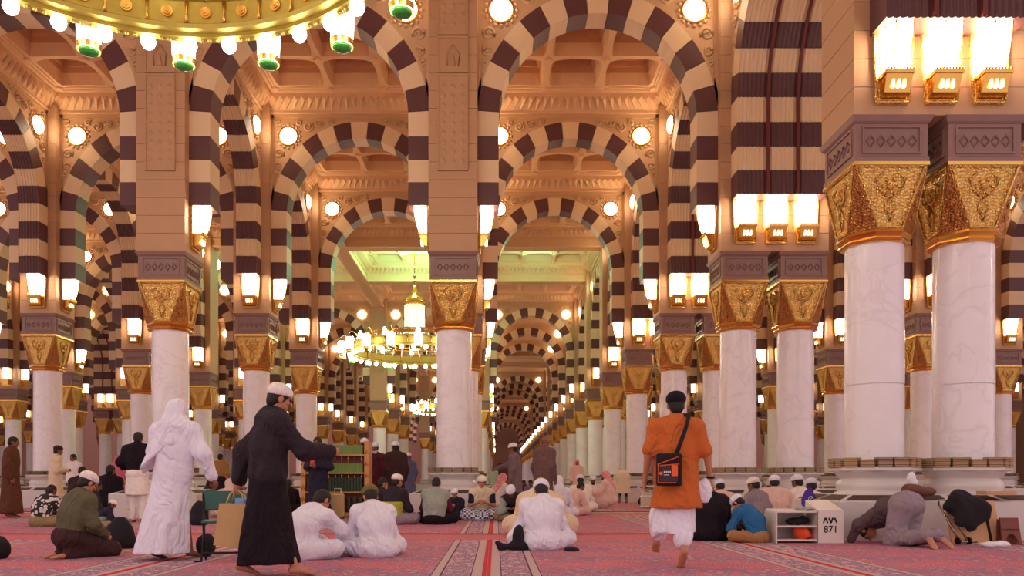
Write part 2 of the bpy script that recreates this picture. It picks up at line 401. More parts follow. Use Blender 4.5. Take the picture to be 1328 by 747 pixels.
def rname(k): return RNAME.get(k, 'far row')
KU = 12

# columns ------------------------------------------------------------
def column_meshes():
    sh = M(S); sh.lathe([(.39, Z(.18)), (.39, Z(.26)), (.375, Z(.30))], 40, cap=False); sh.lathe([(.375, Z(.30)), (.372, Z(1.281))], 40, cap=False); sh.lathe([(.362, Z(1.27)), (.362, Z(1.3))], 24, cap=False); sh.lathe([(.372, Z(1.289)), (.368, Z(3.26))], 40, cap=False)
    cap_ = M(S); capd = M(S); z0, z1 = Z(3.28), Z(4.10); ap = .42; h = .47; e = ap*math.tan(math.pi/8)
    for k in range(4):
        r = Matrix.Rotation(k*math.pi/2, 3, 'Z')
        q = [r @ Vector(p) for p in ((-e, -ap, z0), (e, -ap, z0), (h, -h, z1), (-h, -h, z1))]; cap_.face(q)
        # raised frame and medallion on the face
        def fp(u, v, d): # u across, v up
            c0 = Vector((-e+(2*e)*u, -ap-d, z0)).lerp(Vector((-h+2*h*u, -h-d, z1)), v); return r @ c0
        for (a, b) in (((.04, .03), (.04, .97)), ((.96, .03), (.96, .97)), ((.04, .97), (.96, .97)), ((.04, .03), (.96, .03))):
            cap_.tube([fp(*a, .012), fp(*b, .012)], .014, 4)
        ce = fp(.5, .66, .01); cap_.sphere(tuple(ce), .05, 6)
        for kk in range(6):
            a = kk*math.pi/3; cap_.sphere(tuple(ce+r @ Vector((.10*math.cos(a), 0, .10*math.sin(a)))), .026, 4)
        for kk in (-1, 1): cap_.tube([fp(.5+kk*.07, .5, .01), fp(.5+kk*.2, .62, .014), fp(.5+kk*.24, .78, .014), fp(.5+kk*.12, .86, .01)], .014, 4)
        cap_.tube([fp(.5, .12, .008), fp(.38, .34, .012), fp(.5, .5, .01), fp(.62, .34, .012), fp(.5, .12, .008)], .012, 4)
        q = [r @ Vector(p) for p in ((e, -ap, z0), (ap, -e, z0), (h, -h, z1))]; capd.face(q)
        for i in range(3): capd.tube([r @ (Vector((e, -ap, z0)).lerp(Vector((ap, -e, z0)), .5)).lerp(Vector((h, -h, z1)), .15+.2*i), r @ (Vector((e, -ap, z0)).lerp(Vector((ap, -e, z0)), .5)).lerp(Vector((h, -h, z1)), .28+.2*i)], .03-.006*i, 5)
    tr = M(S); tr.lathe([(.375, Z(3.13)), (.43, Z(3.14)), (.45, Z(3.17)), (.43, Z(3.20)), (.445, Z(3.22)), (.475, Z(3.25)), (.46, Z(3.285)), (.42, Z(3.30))], 8, a0=math.pi/8, sm=False)
    tr.box(-.49, .49, -.49, .49, Z(4.09), Z(4.135))
    bl = M(S); z0, z1 = Z(4.13), Z(4.72)
    bl.lathe([(.485*1.4142, z0), (.485*1.4142, z0+.06), (.47*1.4142, z0+.08), (.47*1.4142, z1-.1), (.50*1.4142, z1-.07), (.53*1.4142, z1)], 4, a0=math.pi/4, sm=False)
    for k in range(4):
        r = Matrix.Rotation(k*math.pi/2, 3, 'Z')
        for (x0, x1, za, zb) in ((-.38, .38, z0+.11, z0+.13), (-.38, .38, z1-.15, z1-.13), (-.38, -.36, z0+.13, z1-.15), (.36, .38, z0+.13, z1-.15)): bl.box(x0, x1, -.49, -.46, za, zb, r)
        for i in range(5): bl.tube([r @ Vector(p) for p in ((-.27+.135*i-.05, -.474, z0+.27), (-.27+.135*i, -.48, z0+.34), (-.27+.135*i+.05, -.474, z0+.27), (-.27+.135*i, -.48, z0+.20), (-.27+.135*i-.05, -.474, z0+.27))], .012, 4)
    sb = M(S); sb.lathe([(.55, Z(.13)), (.575, Z(.14)), (.575, Z(.17)), (.56, Z(.185))], 8, a0=math.pi/8, sm=False)
    b = M(S); b.lathe([(.50, Z(-.22)), (.50, Z(-.15)), (.46, Z(-.14)), (.475, Z(-.11)), (.485, Z(-.06)), (.475, Z(-.01)), (.44, Z(.01)), (.43, Z(.04)), (.46, Z(.06)), (.50, Z(.12)), (.53, Z(.135))], 28)
    return dict(shaft=sh.mesh('shaft', marble), capital=cap_.mesh('capital', gold), corner_relief=capd.mesh('corner_relief', gold_dark), gold_collar=tr.mesh('gold_collar', gold_s),
                capital_block=bl.mesh('capital_block', block_stone), book_shelf=sb.mesh('shelf', plinth_m), base=b.mesh('base', plinth_m))
CM = column_meshes()
def plinth_mesh(hx, hy):
    p = M(S); zt = Z(-.17); ze = Z(-.26); i = .26
    p.box(-hx, hx, -hy, hy, 0.006, ze)
    a = [(-hx, -hy, ze), (hx, -hy, ze), (hx, hy, ze), (-hx, hy, ze)]; b = [(-hx+i, -hy+i, zt), (hx-i, -hy+i, zt), (hx-i, hy-i, zt), (-hx+i, hy-i, zt)]
    for k in range(4): p.face([a[k], a[(k+1) % 4], b[(k+1) % 4], b[k]])
    p.face(b); v = M(S)
    for k in range(4):
        A, B = Vector(a[k]), Vector(a[(k+1) % 4]); C_, D = Vector(b[(k+1) % 4]), Vector(b[k]); n = (B-A).cross(D-A).normalized()*.006
        L = (B-A).length; ns = max(2, round(L/.75))
        for j in range(ns):
            u0, u1 = (j+.07)/ns, (j+.93)/ns
            def P(u, w): return (A.lerp(B, u)).lerp(D.lerp(C_, u), w)+n
            v.face([P(u0, .18), P(u1, .18), P(u1, .85), P(u0, .85)])
    return p.mesh('plinth', plinth_m), v.mesh('vent', dark_m)
PL1 = plinth_mesh(.88, .88); PL2 = plinth_mesh(1.42, .8)
FARM = M(S); FARM.cur = 0   # a far column as few polygons
def column(x, y, k, label, group):
    near = y < 40
    o = tag(empty('marble_column', (x*S, y*S, 0)), label, 'column', group)
    for nm, me in CM.items():
        if not near and nm in ('corner_relief', ): obj(nm, me, o); continue
        obj('shelf' if nm == 'book_shelf' else nm, me, o)
    return o
# pier of coursed stones above the blocks ------------------------------
def pier_meshes(hw):
    core = M(S); core.box(-hw+.02, hw-.02, -.48, .48, Z(4.72), Z(12.9))
    st = M(S); g = .004; st.box(-hw, hw, -.5, .5, g, .366-g)
    full = M(S)
    full.box(-hw, hw, -.5, .5, Z(4.72), Z(12.9))
    return core.mesh('wall_pier', pier_stone), st.mesh('stone', pier_stone), full.mesh('wall_pier', pier_stone)
PM = {.5: pier_meshes(.5), 1.105: pier_meshes(1.105)}
def panel_mesh():
    p = M(S)
    def fr(x0, x1, z0, z1, t=.03, w=.03):
        p.box(x0, x1, -t, 0, z0, z1)
        for a, b, c, d in ((x0, x0+w, z0, z1), (x1-w, x1, z0, z1), (x0, x1, z0, z0+w), (x0, x1, z1-w, z1)): p.box(a, b, -t-.02, -t, c, d)
    fr(-.31, .31, Z(6.36), Z(8.33)); fr(-.31, .31, Z(8.37), Z(9.1)); fr(-.31, .31, Z(9.14), Z(12.2))
    for c, zz in ((0, 6.45), (0, 9.25)):
        for i in range(10 if zz < 9 else 14):
            for j in range(3):
                x = -.19+.19*j; z = Z(zz)+.11+.19*i
                if z+.08 > (Z(8.3) if zz < 9 else Z(12.1)): continue
                q = [(x-.075, -.032, z), (x, -.032, z-.08), (x+.075, -.032, z), (x, -.032, z+.08)]; c_ = (x, -.055, z)
                for a in range(4): p.face([q[a], q[(a+1) % 4], c_])
    p.tube([(-.12, -.04, Z(8.5)), (-.13, -.05, Z(8.72)), (0, -.05, Z(8.95)), (.13, -.05, Z(8.72)), (.12, -.04, Z(8.5))], .02, 5)
    p.tube([(0, -.04, Z(8.5)), (0, -.05, Z(8.75))], .05, 6, [.06, .01])
    return p.mesh('carved_panel', pier_stone)
PANEL = panel_mesh()

# ceilings -------------------------------------------------------------
def ceiling_meshes():
    zr = Z(10.93); H = .62; e = .75
    c = M(S); n = 8
    # rib lattice cell: lower rim arched between nodes, walls up to a stepped panel
    for k in range(4):
        r = Matrix.Rotation(k*math.pi/2, 3, 'Z')
        def P(t, w, z): # along edge t in -1..1, inset w
            return r @ Vector((t*(e-w), -(e-w), z))
        for i in range(n):
            t0, t1 = -1+2*i/n, -1+2*(i+1)/n
            za, zb = zr+.05*math.cos(t0*math.pi/2), zr+.05*math.cos(t1*math.pi/2)
            wa, wb = .07+.07*abs(t0)**3, .07+.07*abs(t1)**3
            c.face([P(t0, 0, za), P(t0, wa, za), P(t1, wb, zb), P(t1, 0, zb)])
            c.face([P(t0, wa, za), P(t0, .15, zr+.34), P(t1, .15, zr+.34), P(t1, wb, zb)])
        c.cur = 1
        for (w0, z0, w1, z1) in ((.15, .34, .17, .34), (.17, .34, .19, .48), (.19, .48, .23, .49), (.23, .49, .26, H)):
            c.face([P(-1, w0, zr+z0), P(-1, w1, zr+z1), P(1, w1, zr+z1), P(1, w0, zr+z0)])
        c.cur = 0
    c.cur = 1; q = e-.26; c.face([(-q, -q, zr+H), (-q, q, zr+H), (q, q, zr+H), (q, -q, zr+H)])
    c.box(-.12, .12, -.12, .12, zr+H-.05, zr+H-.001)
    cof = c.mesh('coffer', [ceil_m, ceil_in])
    # cornice along one side at y = +2.72, running from wall up to the ribs
    m = M(S); W = 2.72; zw = Z(10.42)
    prof = [(W, zw), (W-.05, zw), (W-.05, zw+.05), (W-.02, zw+.06), (W-.02, zw+.09), (W-.30, zw+.37), (W-.33, zw+.36), (W-.33, zw+.44), (W-.40, zw+.46), (W-.42, zr), (2.25, zr), (2.25, zr+.12)]
    for (ya, za), (yb, zb) in zip(prof[:-1], prof[1:]): m.face([(-ya, ya, za), (ya, ya, za), (yb, yb, zb), (-yb, yb, zb)])
    ya, za, yb, zb = W-.02, zw+.09, W-.30, zw+.37; nn = 24
    for i in range(nn):
        x0 = (-ya+.06)+(2*ya-.12)*i/nn; x1 = (-ya+.06)+(2*ya-.12)*(i+1)/nn; xm = (x0+x1)/2; f = yb/ya
        a = (x0*f, yb-.01, zb); b = (x1*f, yb-.01, zb); tip = (xm, ya-.015, za-.02); ap = (xm*f, yb-.02, zb-.13)
        m.face([a, b, ap]); m.face([a, ap, tip]); m.face([ap, b, tip])
    corn = m.mesh('cornice', ceil_m)
    s = M(S); s.box(-3, 3, -3, 3, Z(11.75), Z(11.9))
    # strip between outer ribs and cornice already closed; bosses at the nodes
    for x in (-2.25, -.75, .75, 2.25):
        for y in (-2.25, -.75, .75, 2.25): s.lathe([(.085, zr-.06), (.10, zr-.02), (.10, zr+.1)], 8, (x, y))
    slab = s.mesh('ceiling', ceil_m)
    # everything in one for the far bays
    far = M(S)
    far.cur = 0; far.box(-3, 3, -3, 3, Z(11.75), Z(11.9))
    for k in range(4):
        r = Matrix.Rotation(k*math.pi/2, 3, 'Z')
        for (ya, za), (yb, zb) in zip(prof[:-1], prof[1:]): far.face([r @ Vector(p) for p in ((-ya, ya, za), (ya, ya, za), (yb, yb, zb), (-yb, yb, zb))])
    for x in (-2.25, -.75, .75, 2.25):
        far.box(x-.1, x+.1, -2.4, 2.4, zr, zr+.6); far.box(-2.4, 2.4, x-.1, x+.1, zr, zr+.6)
    return cof, corn, slab, far.mesh('ceiling', ceil_m)
COF, CORN, SLAB, CFAR = ceiling_meshes()
def bay_ceiling(x, y, near, dz=0.0):
    if near:
        c = struct(obj('ceiling', SLAB, None, (x*S, y*S, dz*S)))
        for a in (-1.5, 0, 1.5):
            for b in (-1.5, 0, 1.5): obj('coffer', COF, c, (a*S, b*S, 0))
        for k in range(4): obj('cornice', CORN, c, (0, 0, 0), k*math.pi/2)
    else: struct(obj('ceiling', CFAR, None, (x*S, y*S, dz*S)))

# ---------------------------------------------------------------- raise the hall
COLX = []
for i, (cx, hw) in enumerate(LINES):
    for k in range(-1, KMAX+1):
        if not exists(i, k): continue
        y = RY(k)
        ln = LNAME[i]
        far = 'the distant piers'
        if k >= 1 and seen(cx, y):
            xs = [cx] if hw < 1 else [cx-.605, cx+.605]
            for q, x in enumerate(xs):
                file_ = '' if len(xs) == 1 else (', aisle side' if (q == 0) == (i == 8) else ', outer side')
                if k <= 99: lab = 'white column with gilded capital, %s, %s%s' % (rname(k), ln, file_); grp = 'marble columns'
                else: lab, grp = 'small distant white column in the receding colonnades', 'distant columns'
                column(x, y, k, lab, grp)
            p = struct(obj('plinth_base', (PL1 if hw < 1 else PL2)[0], None, (cx*S, y*S, 0))); obj('vent', (PL1 if hw < 1 else PL2)[1], p)
        if (k >= 1 or i == 8) and (seen(cx, y) or k <= 1):
            core, stn, full = PM[hw]
            if 1 <= k <= 3 and 5 <= i <= 9:
                p = struct(obj('wall_pier', core, None, (cx*S, y*S, 0)))
                for c in range(22): obj('stone', stn, p, (0, 0, (Z(4.72)+.366*c)*S))
            else: p = struct(obj('wall_pier', full, None, (cx*S, y*S, 0)))
            if i in (6, 7) and k % 5 == 2: obj('carved_panel', PANEL, p, (0, -.5*S, 0))
            if i in (6, 7) and k % 5 == 4: obj('carved_panel', PANEL, p, (0, .5*S, 0), math.pi)
            # lanterns
            if exists(i, k-1) and k >= 1:
                for q, dx in enumerate([0] if hw < 1 else [-.62, 0, .62]):
                    lantern(cx+dx, y-.5, 0, k, 'front face, %s, %s%s' % (rname(k), ln, '' if hw < 1 else ', '+('first', 'middle', 'last')[q]+' of three'), far)
            if y < 60:
                if i > 0 and exists(i-1, k) and cx > -3: lantern(cx-hw, y, -math.pi/2, k, 'west face, %s, %s' % (rname(k), ln), far)
                if i < NL-1 and exists(i+1, k) and cx < 3: lantern(cx+hw, y, math.pi/2, k, 'east face, %s, %s' % (rname(k), ln), far)
            elif i in (7, 8): lantern(cx+(hw if i == 7 else -hw), y, math.pi/2 if i == 7 else -math.pi/2, k, '%s face, %s, %s' % ('east' if i == 7 else 'west', rname(k), ln), far)
        # arch across to the next line
        if i < NL-1 and exists(i+1, k) and k >= 2:
            cx2, hw2 = LINES[i+1]; mx = (cx+hw+cx2-hw2)/2
            if seen(mx, y) or seen(mx-2.4, y) or seen(mx+2.4, y):
                near = k <= 5 and abs(mx) < 15
                arch(mx, y, 'x', near, k <= 7)
                if y < 110:
                    for sd in (-1, 1):
                        if seen(mx+sd*2.01, y): disc(mx+sd*2.01, y-.25, 0, k, '%s shoulder of arch, %s, bay east of %s' % (('west', 'east')[sd > 0], rname(k), ln), 'the distant arches')
        # arch along to the next row
        if exists(i, k+1) and k < KMAX and (k >= 1 or i == 8):
            my = y+3
            if seen(cx, my) or seen(cx, my+2):
                ty = 'd' if hw > 1 else 'y'
                near = k <= 4 and abs(cx) < 15
                arch(cx, my, ty, near, k <= 5)
                sd = -1 if cx > 0 else 1; T = (.9 if hw > 1 else .28)
                if k <= 8:
                    for e in (-1, 1): disc(cx+sd*(T-.03), my+e*2.01, -math.pi/2 if sd < 0 else math.pi/2, k, 'side wall, %s end, behind %s, %s' % (('near', 'far')[e > 0], rname(k), ln), 'the distant arches')
        # ceiling of the bay to the right and behind
        if i < NL-1 and k < KMAX:
            pass
for i in range(NL-1):
    cx, hw = LINES[i]; cx2, hw2 = LINES[i+1]; mx = (cx+hw+cx2-hw2)/2
    for k in range(-1, KMAX):
        my = RY(k)+3
        court = i in (5, 6, 7) and k % 5 in (4, 0, 1)
        if not (seen(mx, my) or seen(mx-2.6, my+2.6) or seen(mx+2.6, my+2.6) or (k < 2 and -13 < mx < 6)): continue
        if my > 100 and i != 7: continue
        bay_ceiling(mx, my, (2 <= k <= 6 and abs(mx) < 16), 0.12 if court else 0.0)
# downstand beams of the courts
bm = M(S); bm.box(-3.3, 3.3, -.28, .28, Z(10.2), Z(12.6)); bm.box(-3.3, 3.3, -.34, .34, Z(10.2), Z(10.28)); BEAM = bm.mesh('ceiling_beam', ceil_m)
for base in (-1, 4, 9):
    for i in (5, 6, 7):
        cx, hw = LINES[i]; cx2, hw2 = LINES[i+1]; mx = (cx+hw+cx2-hw2)/2
        for k in (base+1, base+2): struct(obj('ceiling_beam', BEAM, None, (mx*S, RY(k)*S, 0)))
    for i in (6, 7):
        for k in (base, base+1, base+2): struct(obj('ceiling_beam', BEAM, None, (LINES[i][0]*S, (RY(k)+3)*S, 0), math.pi/2))
# floor, outer walls
f = M(); f.box(-52, 46, -4, 160, -.2, 0); struct(obj('floor', f.mesh('floor', mat('floor_marble', rgb(206, 186, 186), 0.2, var=0.05, vscale=1.0))))
wm = mat('outer_wall_stone', rgb(150, 104, 88), 0.6, var=0.06, vscale=1)
f = M(); f.box(-47*S-.4, -47*S, 20, 158, 0, 14); struct(obj('wall_left', f.mesh('wall_left', wm)))
f = M(); f.box(39*S, 39*S+.4, 20, 158, 0, 14); struct(obj('wall_right', f.mesh('wall_right', wm)))
f = M(); f.box(-52, 46, RY(KMAX)*S+3, RY(KMAX)*S+3.4, 0, 14.5); struct(obj('wall_back', f.mesh('wall_back', wm)))
f = M(); f.box(.3*S, 3.9*S, RY(KMAX)*S+2.8, RY(KMAX)*S+3.05, 0, 4.4); 
struct(obj('door_1', f.mesh('door_1', mat('door_dark_wood', rgb(110, 66, 50), 0.5))))

# carpets: runners side by side
def runner(x, y0, y1, label):
    h = (y1-y0)/2; c = M(); c.box(-1.632, 1.632, -h, h, 0.001, 0.014)
    o = obj('carpet_runner', c.mesh('carpet_runner', carpet_m), None, (x, (y0+y1)/2, 0)); o['halflen'] = h
    tag(o, label, 'carpet', 'prayer carpet runners')
ORD = ['first', 'second', 'third', 'fourth', 'fifth', 'sixth', 'seventh', 'eighth', 'ninth']
for r, (y0, y1, nm) in enumerate(((1.2, 12.05, 'nearest'), (12.07, 20.0, 'second'), (21.0, 33.0, 'third'))):
    for n in range(-9, 9):
        x = -.083+3.27*n+1.635
        if abs(x)-2 > .66*y1: continue
        side = 'east' if n >= 0 else 'west'; q = n if n >= 0 else -n-1
        runner(x, y0, y1, 'red patterned prayer carpet in the %s row, %s %s of the aisle seam' % (nm, ORD[q], side))

# ---------------------------------------------------------------- smooth solids for figures and cloth
def surface_nets(D, lo, h):
    s = D < 0
    if not s.any() or s.all(): return [], []
    nx, ny, nz = D.shape
    c = np.zeros((nx-1, ny-1, nz-1), np.int8)
    for i in (0, 1):
        for j in (0, 1):
            for k in (0, 1): c += s[i:nx-1+i, j:ny-1+j, k:nz-1+k]
    act = (c > 0) & (c < 8); idx = np.full(act.shape, -1, np.int64); ii = np.argwhere(act); idx[act] = np.arange(len(ii))
    acc = np.zeros((len(ii), 3)); n = np.zeros(len(ii))
    I, J, K = ii.T
    cor = [(a, b, d) for a in (0, 1) for b in (0, 1) for d in (0, 1)]
    for a in cor:
        for ax in range(3):
            if a[ax]: continue
            b = list(a); b[ax] = 1
            d0 = D[I+a[0], J+a[1], K+a[2]]; d1 = D[I+b[0], J+b[1], K+b[2]]
            x = (d0 < 0) != (d1 < 0); t = np.where(x, d0/np.where(x, d0-d1, 1), 0)
            p = np.array(a, float)+np.outer(t, np.eye(3)[ax]); acc += np.where(x[:, None], p, 0); n += x
    V = (ii+acc/n[:, None])*h+lo
    F = []
    for ax in range(3):
        sl0 = [slice(None)]*3; sl1 = [slice(None)]*3; sl0[ax] = slice(0, -1); sl1[ax] = slice(1, None)
        x = s[tuple(sl0)] != s[tuple(sl1)]; e = np.argwhere(x)
        o1, o2 = [(1, 2), (2, 0), (0, 1)][ax]
        ok = (e[:, o1] > 0) & (e[:, o2] > 0) & (e[:, o1] < act.shape[o1]) & (e[:, o2] < act.shape[o2]); e = e[ok]
        if not len(e): continue
        inside = s[e[:, 0], e[:, 1], e[:, 2]]
        def g(d1, d2):
            q = e.copy(); q[:, o1] -= d1; q[:, o2] -= d2; return idx[q[:, 0], q[:, 1], q[:, 2]]
        q = np.stack([g(1, 1), g(0, 1), g(0, 0), g(1, 0)], 1); q[~inside] = q[~inside][:, ::-1]
        F.append(q)
    return V, np.concatenate(F)
def V3(*a): return np.array(a, float)
# a primitive is (kind, data...); distances are approximate but the zero set is exact
def caps(a, b, ra, rb): return ('c', V3(*a), V3(*b), ra, rb)
def ell(c, r, rot=None): return ('e', V3(*c), V3(*r), rot)
def ocap(a, b, ra, rb, side, k): return ('o', V3(*a), V3(*b), ra, rb, V3(*side), k)
def cone(c0, c1, r0, r1, ng=0, amp=0): return ('k', V3(*c0), V3(*c1), r0, r1, ng, amp)
def prim_d(p, P):
    t = p[0]
    if t == 'c' or t == 'o':
        a, b, ra, rb = p[1:5]; d = b-a; L = max(1e-6, float(d @ d)); q = P-a
        if t == 'o':
            sd = p[5]-d*(float(p[5] @ d)/L); sd = sd/np.linalg.norm(sd); s = q @ sd; q = q-s[..., None]*sd*(1-1/p[6])
            u = np.clip((q @ d)/L, 0, 1)
        else: u = np.clip((q @ d)/L, 0, 1)
        v = q-u[..., None]*d; return np.sqrt((v*v).sum(-1))-(ra+(rb-ra)*u)
    if t == 'e':
        q = P-p[1]
        if p[3] is not None: q = q @ p[3]
        r = p[2]; k = np.sqrt(((q/r)**2).sum(-1)); return (k-1)*float(r.min())
    if t == 'k':
        c0, c1, r0, r1, ng, amp = p[1:]
        tt = (P[..., 2]-c0[2])/(c1[2]-c0[2]); u = np.clip(tt, 0, 1)
        x = P[..., 0]-(c0[0]+(c1[0]-c0[0])*u); y = P[..., 1]-(c0[1]+(c1[1]-c0[1])*u)
        rx = r0[0]+(r1[0]-r0[0])*u; ry = r0[1]+(r1[1]-r0[1])*u
        k = np.sqrt((x/rx)**2+(y/ry)**2)
        if ng: 
            th = np.arctan2(y/ry, x/rx); k = k-amp*(1-u)*(np.sin(ng*th+1.3)+.5*np.sin((ng*2-1)*th+4*u))
        d = (k-1)*np.minimum(rx, ry); return np.maximum(np.maximum(d, c0[2]-P[..., 2]), P[..., 2]-c1[2])
def bounds(prims, pad):
    lo = np.full(3, 1e9); hi = -lo
    for p in prims:
        if p[0] in 'co':
            r = max(p[3], p[4])*(p[6] if p[0] == 'o' else 1); pts = [p[1]-r, p[1]+r, p[2]-r, p[2]+r]
        elif p[0] == 'e': r = p[2].max(); pts = [p[1]-r, p[1]+r]
        else:
            rr = V3(max(p[3][0], p[4][0])*1.2, max(p[3][1], p[4][1])*1.2, 0); pts = [p[1]-rr, p[1]+rr, p[2]-rr, p[2]+rr]
        for q in pts: lo = np.minimum(lo, q); hi = np.maximum(hi, q)
    return lo-pad, hi+pad
def sdf_arrays(prims, h, k=.04, disp=0, cut=(), sub=(), seed=0, floor=True):
    lo, hi = bounds(prims, 2.5*h+disp)
    if floor: lo[2] = max(lo[2], -2*h)
    n = np.ceil((hi-lo)/h).astype(int)+1
    ax = [lo[i]+h*np.arange(n[i]) for i in range(3)]
    P = np.stack(np.meshgrid(*ax, indexing='ij'), -1).astype(np.float32)
    D = None
    for p in prims:
        d = prim_d(p, P)
        if D is None: D = d
        else:
            m_ = np.clip(k-np.abs(D-d), 0, None)/k; D = np.minimum(D, d)-m_*m_*k*.25
    if disp:
        x, y, z = P[..., 0], P[..., 1], P[..., 2]; q = seed*1.7
        D = D+disp*(np.sin(23*x+11*z+4*np.sin(9*y+q)+q)*.6+np.sin(17*y-14*z+5*np.sin(7*x+q))*.5+np.sin(41*x+35*z+6*np.sin(11*z+q))*.25)
    for (nrm, dd) in cut: D = np.maximum(D, P @ V3(*nrm).astype(np.float32)-dd)     # keep n.p < d
    for sp in sub: D = np.maximum(D, -prim_d(sp, P))
    if floor: D = np.maximum(D, .002-P[..., 2])
    return surface_nets(D, lo, h)
def arrays_mesh(parts, name, mats, sc=1.0):
    vs, fs, mi, off = [], [], [], 0
    for (V, F, m_) in parts:
        if len(V) == 0: continue
        vs.append(np.asarray(V)*sc); fs.append(np.asarray(F)+off); mi.append(np.full(len(F), m_)); off += len(V)
    V = np.concatenate(vs); F = np.concatenate(fs); me = bpy.data.meshes.new(name)
    me.vertices.add(len(V)); me.vertices.foreach_set('co', V.astype(np.float32).ravel())
    me.loops.add(len(F)*4); me.loops.foreach_set('vertex_index', F.astype(np.int32).ravel())
    me.polygons.add(len(F)); me.polygons.foreach_set('loop_start', (np.arange(len(F))*4).astype(np.int32)); me.polygons.foreach_set('loop_total', np.full(len(F), 4, np.int32))
    me.polygons.foreach_set('use_smooth', np.ones(len(F), bool))
    for m_ in (mats if isinstance(mats, (list, tuple)) else [mats]): me.materials.append(m_)
    me.polygons.foreach_set('material_index', np.concatenate(mi).astype(np.int32)); me.update(calc_edges=True)
    return me
def fig_mesh(prims, h, name, mt, k=.04, disp=0, cut=(), sub=(), sc=1.0, seed=0, floor=False):
    V, F = sdf_arrays(prims, h, k, disp, cut, sub, seed, floor); return arrays_mesh([(V, F, 0)], name, mt, sc)

# ---------------------------------------------------------------- chandeliers
def chandelier(cx, cy, detail, label):
    o = tag(empty('chandelier', (cx*S, cy*S, Z(6.05)*S)), label, 'chandelier', None)
    z0 = Z(6.05)
    def part(name, m_, mats, par=None, loc=(0, 0, 0), rz=0):
        for i, v in enumerate(m_.v): m_.v[i] = (v[0], v[1], v[2]-z0)
        return obj(name, m_.mesh(name, mats), par or o, loc, rz)
    nb = 72 if detail else 40
    b = M(S); b.lathe([(3.02, Z(6.05)), (3.04, Z(6.10)), (2.99, Z(6.12)), (2.99, Z(6.40)), (3.04, Z(6.43)), (3.02, Z(6.47)), (2.86, Z(6.47)), (2.84, Z(6.43)), (2.88, Z(6.41)), (2.88, Z(6.13)), (2.84, Z(6.10)), (2.86, Z(6.05)), (3.02, Z(6.05))], nb, cap=False, sm=False); part('ring_band', b, gold_band)
    b = M(S)
    for i in range(36 if detail else 18):
        a = 2*math.pi*(i+.5)/(36 if detail else 18)
        for r in (2.86, 3.01): b.tube([(r*math.cos(a), r*math.sin(a), Z(6.12)), (r*math.cos(a), r*math.sin(a), Z(6.22)), (r*math.cos(a), r*math.sin(a), Z(6.26)), (r*math.cos(a), r*math.sin(a), Z(6.40))], .02, 5, [.03, .012, .012, .03])
    part('band_posts', b, gold_s).__setitem__('kind', 'stuff')
    if detail:
        md = M(S)
        for r_, t in ((.075, 0), (.05, .03), (.02, .05)):
            md.lathe([(r_, -.012+t*0), (r_, .012+t*.5)], 12)
        me = md.mesh('medallion', gold_s)
        for i in range(36):
            a = 2*math.pi*i/36; q = obj('medallion', me, o, (2.865*S*math.cos(a), 2.865*S*math.sin(a), .21*S)); q.rotation_euler = (0, -math.pi/2, a)
    # underside lip with rosettes and globe bulbs
    b = M(S); b.lathe([(2.98, Z(6.0)), (3.12, Z(6.0)), (3.12, Z(6.05)), (2.98, Z(6.05)), (2.98, Z(6.0))], nb, cap=False, sm=False)
    n = 36
    for i in range(n):
        a = 2*math.pi*(i+.02)/n
        for q in (-.035, 0, .035): b.sphere((3.05*math.cos(a+q), 3.05*math.sin(a+q), Z(5.99)), .028, 4)
    part('lower_lip', b, gold_band)
    bm_ = M(S); bm_.sphere((0, 0, 0), .095, 8, .105); bulb = bm_.mesh('globe_bulb', bulb_glow)
    for i in range(n):
        a = 2*math.pi*(i+.52)/n; obj('globe_bulb', bulb, o, (3.05*S*math.cos(a), 3.05*S*math.sin(a), -.13*S))
    # inner crystal basket
    b = M(S); rnd = random.Random(3)
    for ring, (R, za, zb) in enumerate(((2.7, 6.36, 6.75), (2.45, 6.45, 6.95), (2.15, 6.6, 7.1))):
        nn = 130 if detail else 36
        for i in range(nn):
            a = 2*math.pi*i/nn+ring*.02; z = Z(za)+rnd.random()*.05
            b.lathe([(.004, z-.05), (.018, z), (.012, z+.05), (.016, z+.12), (.006, z+.2)], 4, (R*math.cos(a), R*math.sin(a)), sm=False, cap=False)
    part('crystal_drops', b, crystal).__setitem__('kind', 'stuff')
    b = M(S)
    for R, z in ((2.7, 6.62), (2.45, 6.72), (2.15, 6.86), (1.6, 6.95)): b.lathe([(R, Z(z)), (R+.06, Z(z)), (R+.06, Z(z)+.07), (R, Z(z)+.07), (R, Z(z))], nb, cap=False, sm=False)
    b.lathe([(1.2, Z(6.7)), (1.25, Z(6.78)), (.9, Z(6.92)), (.5, Z(6.98))], 32)
    for i in range(12):
        a = 2*math.pi*i/12; c, s_ = math.cos(a), math.sin(a)
        b.tube([(.5*c, .5*s_, Z(7.3)), (1.3*c, 1.3*s_, Z(7.05)), (2.2*c, 2.2*s_, Z(6.85)), (2.88*c, 2.88*s_, Z(6.42))], .022, 5)
    part('ring_frame', b, gold_s)
    # central lit drum, cap and rod
    b = M(S); b.lathe([(.50, Z(6.86)), (.52, Z(6.96)), (.46, Z(6.98))], 24); b.lathe([(.46, Z(8.38)), (.52, Z(8.42)), (.50, Z(8.66)), (.30, Z(8.78)), (.14, Z(8.95)), (.10, Z(9.2)), (.03, Z(9.4))], 24)
    for z, r in ((9.55, .07), (9.8, .09), (10.2, .05), (11.4, .10)): b.sphere((0, 0, Z(z)), r, 6)
    b.tube([(0, 0, Z(9.3)), (0, 0, Z(11.95))], .025, 6); part('drum_cap', b, gold_s)
    b = M(S)
    for i in range(16):
        a = 2*math.pi*i/16; b.tube([(.43*math.cos(a), .43*math.sin(a), Z(6.98)), (.43*math.cos(a), .43*math.sin(a), Z(8.38))], .062, 6)
    part('lit_tubes', b, tube_glow)
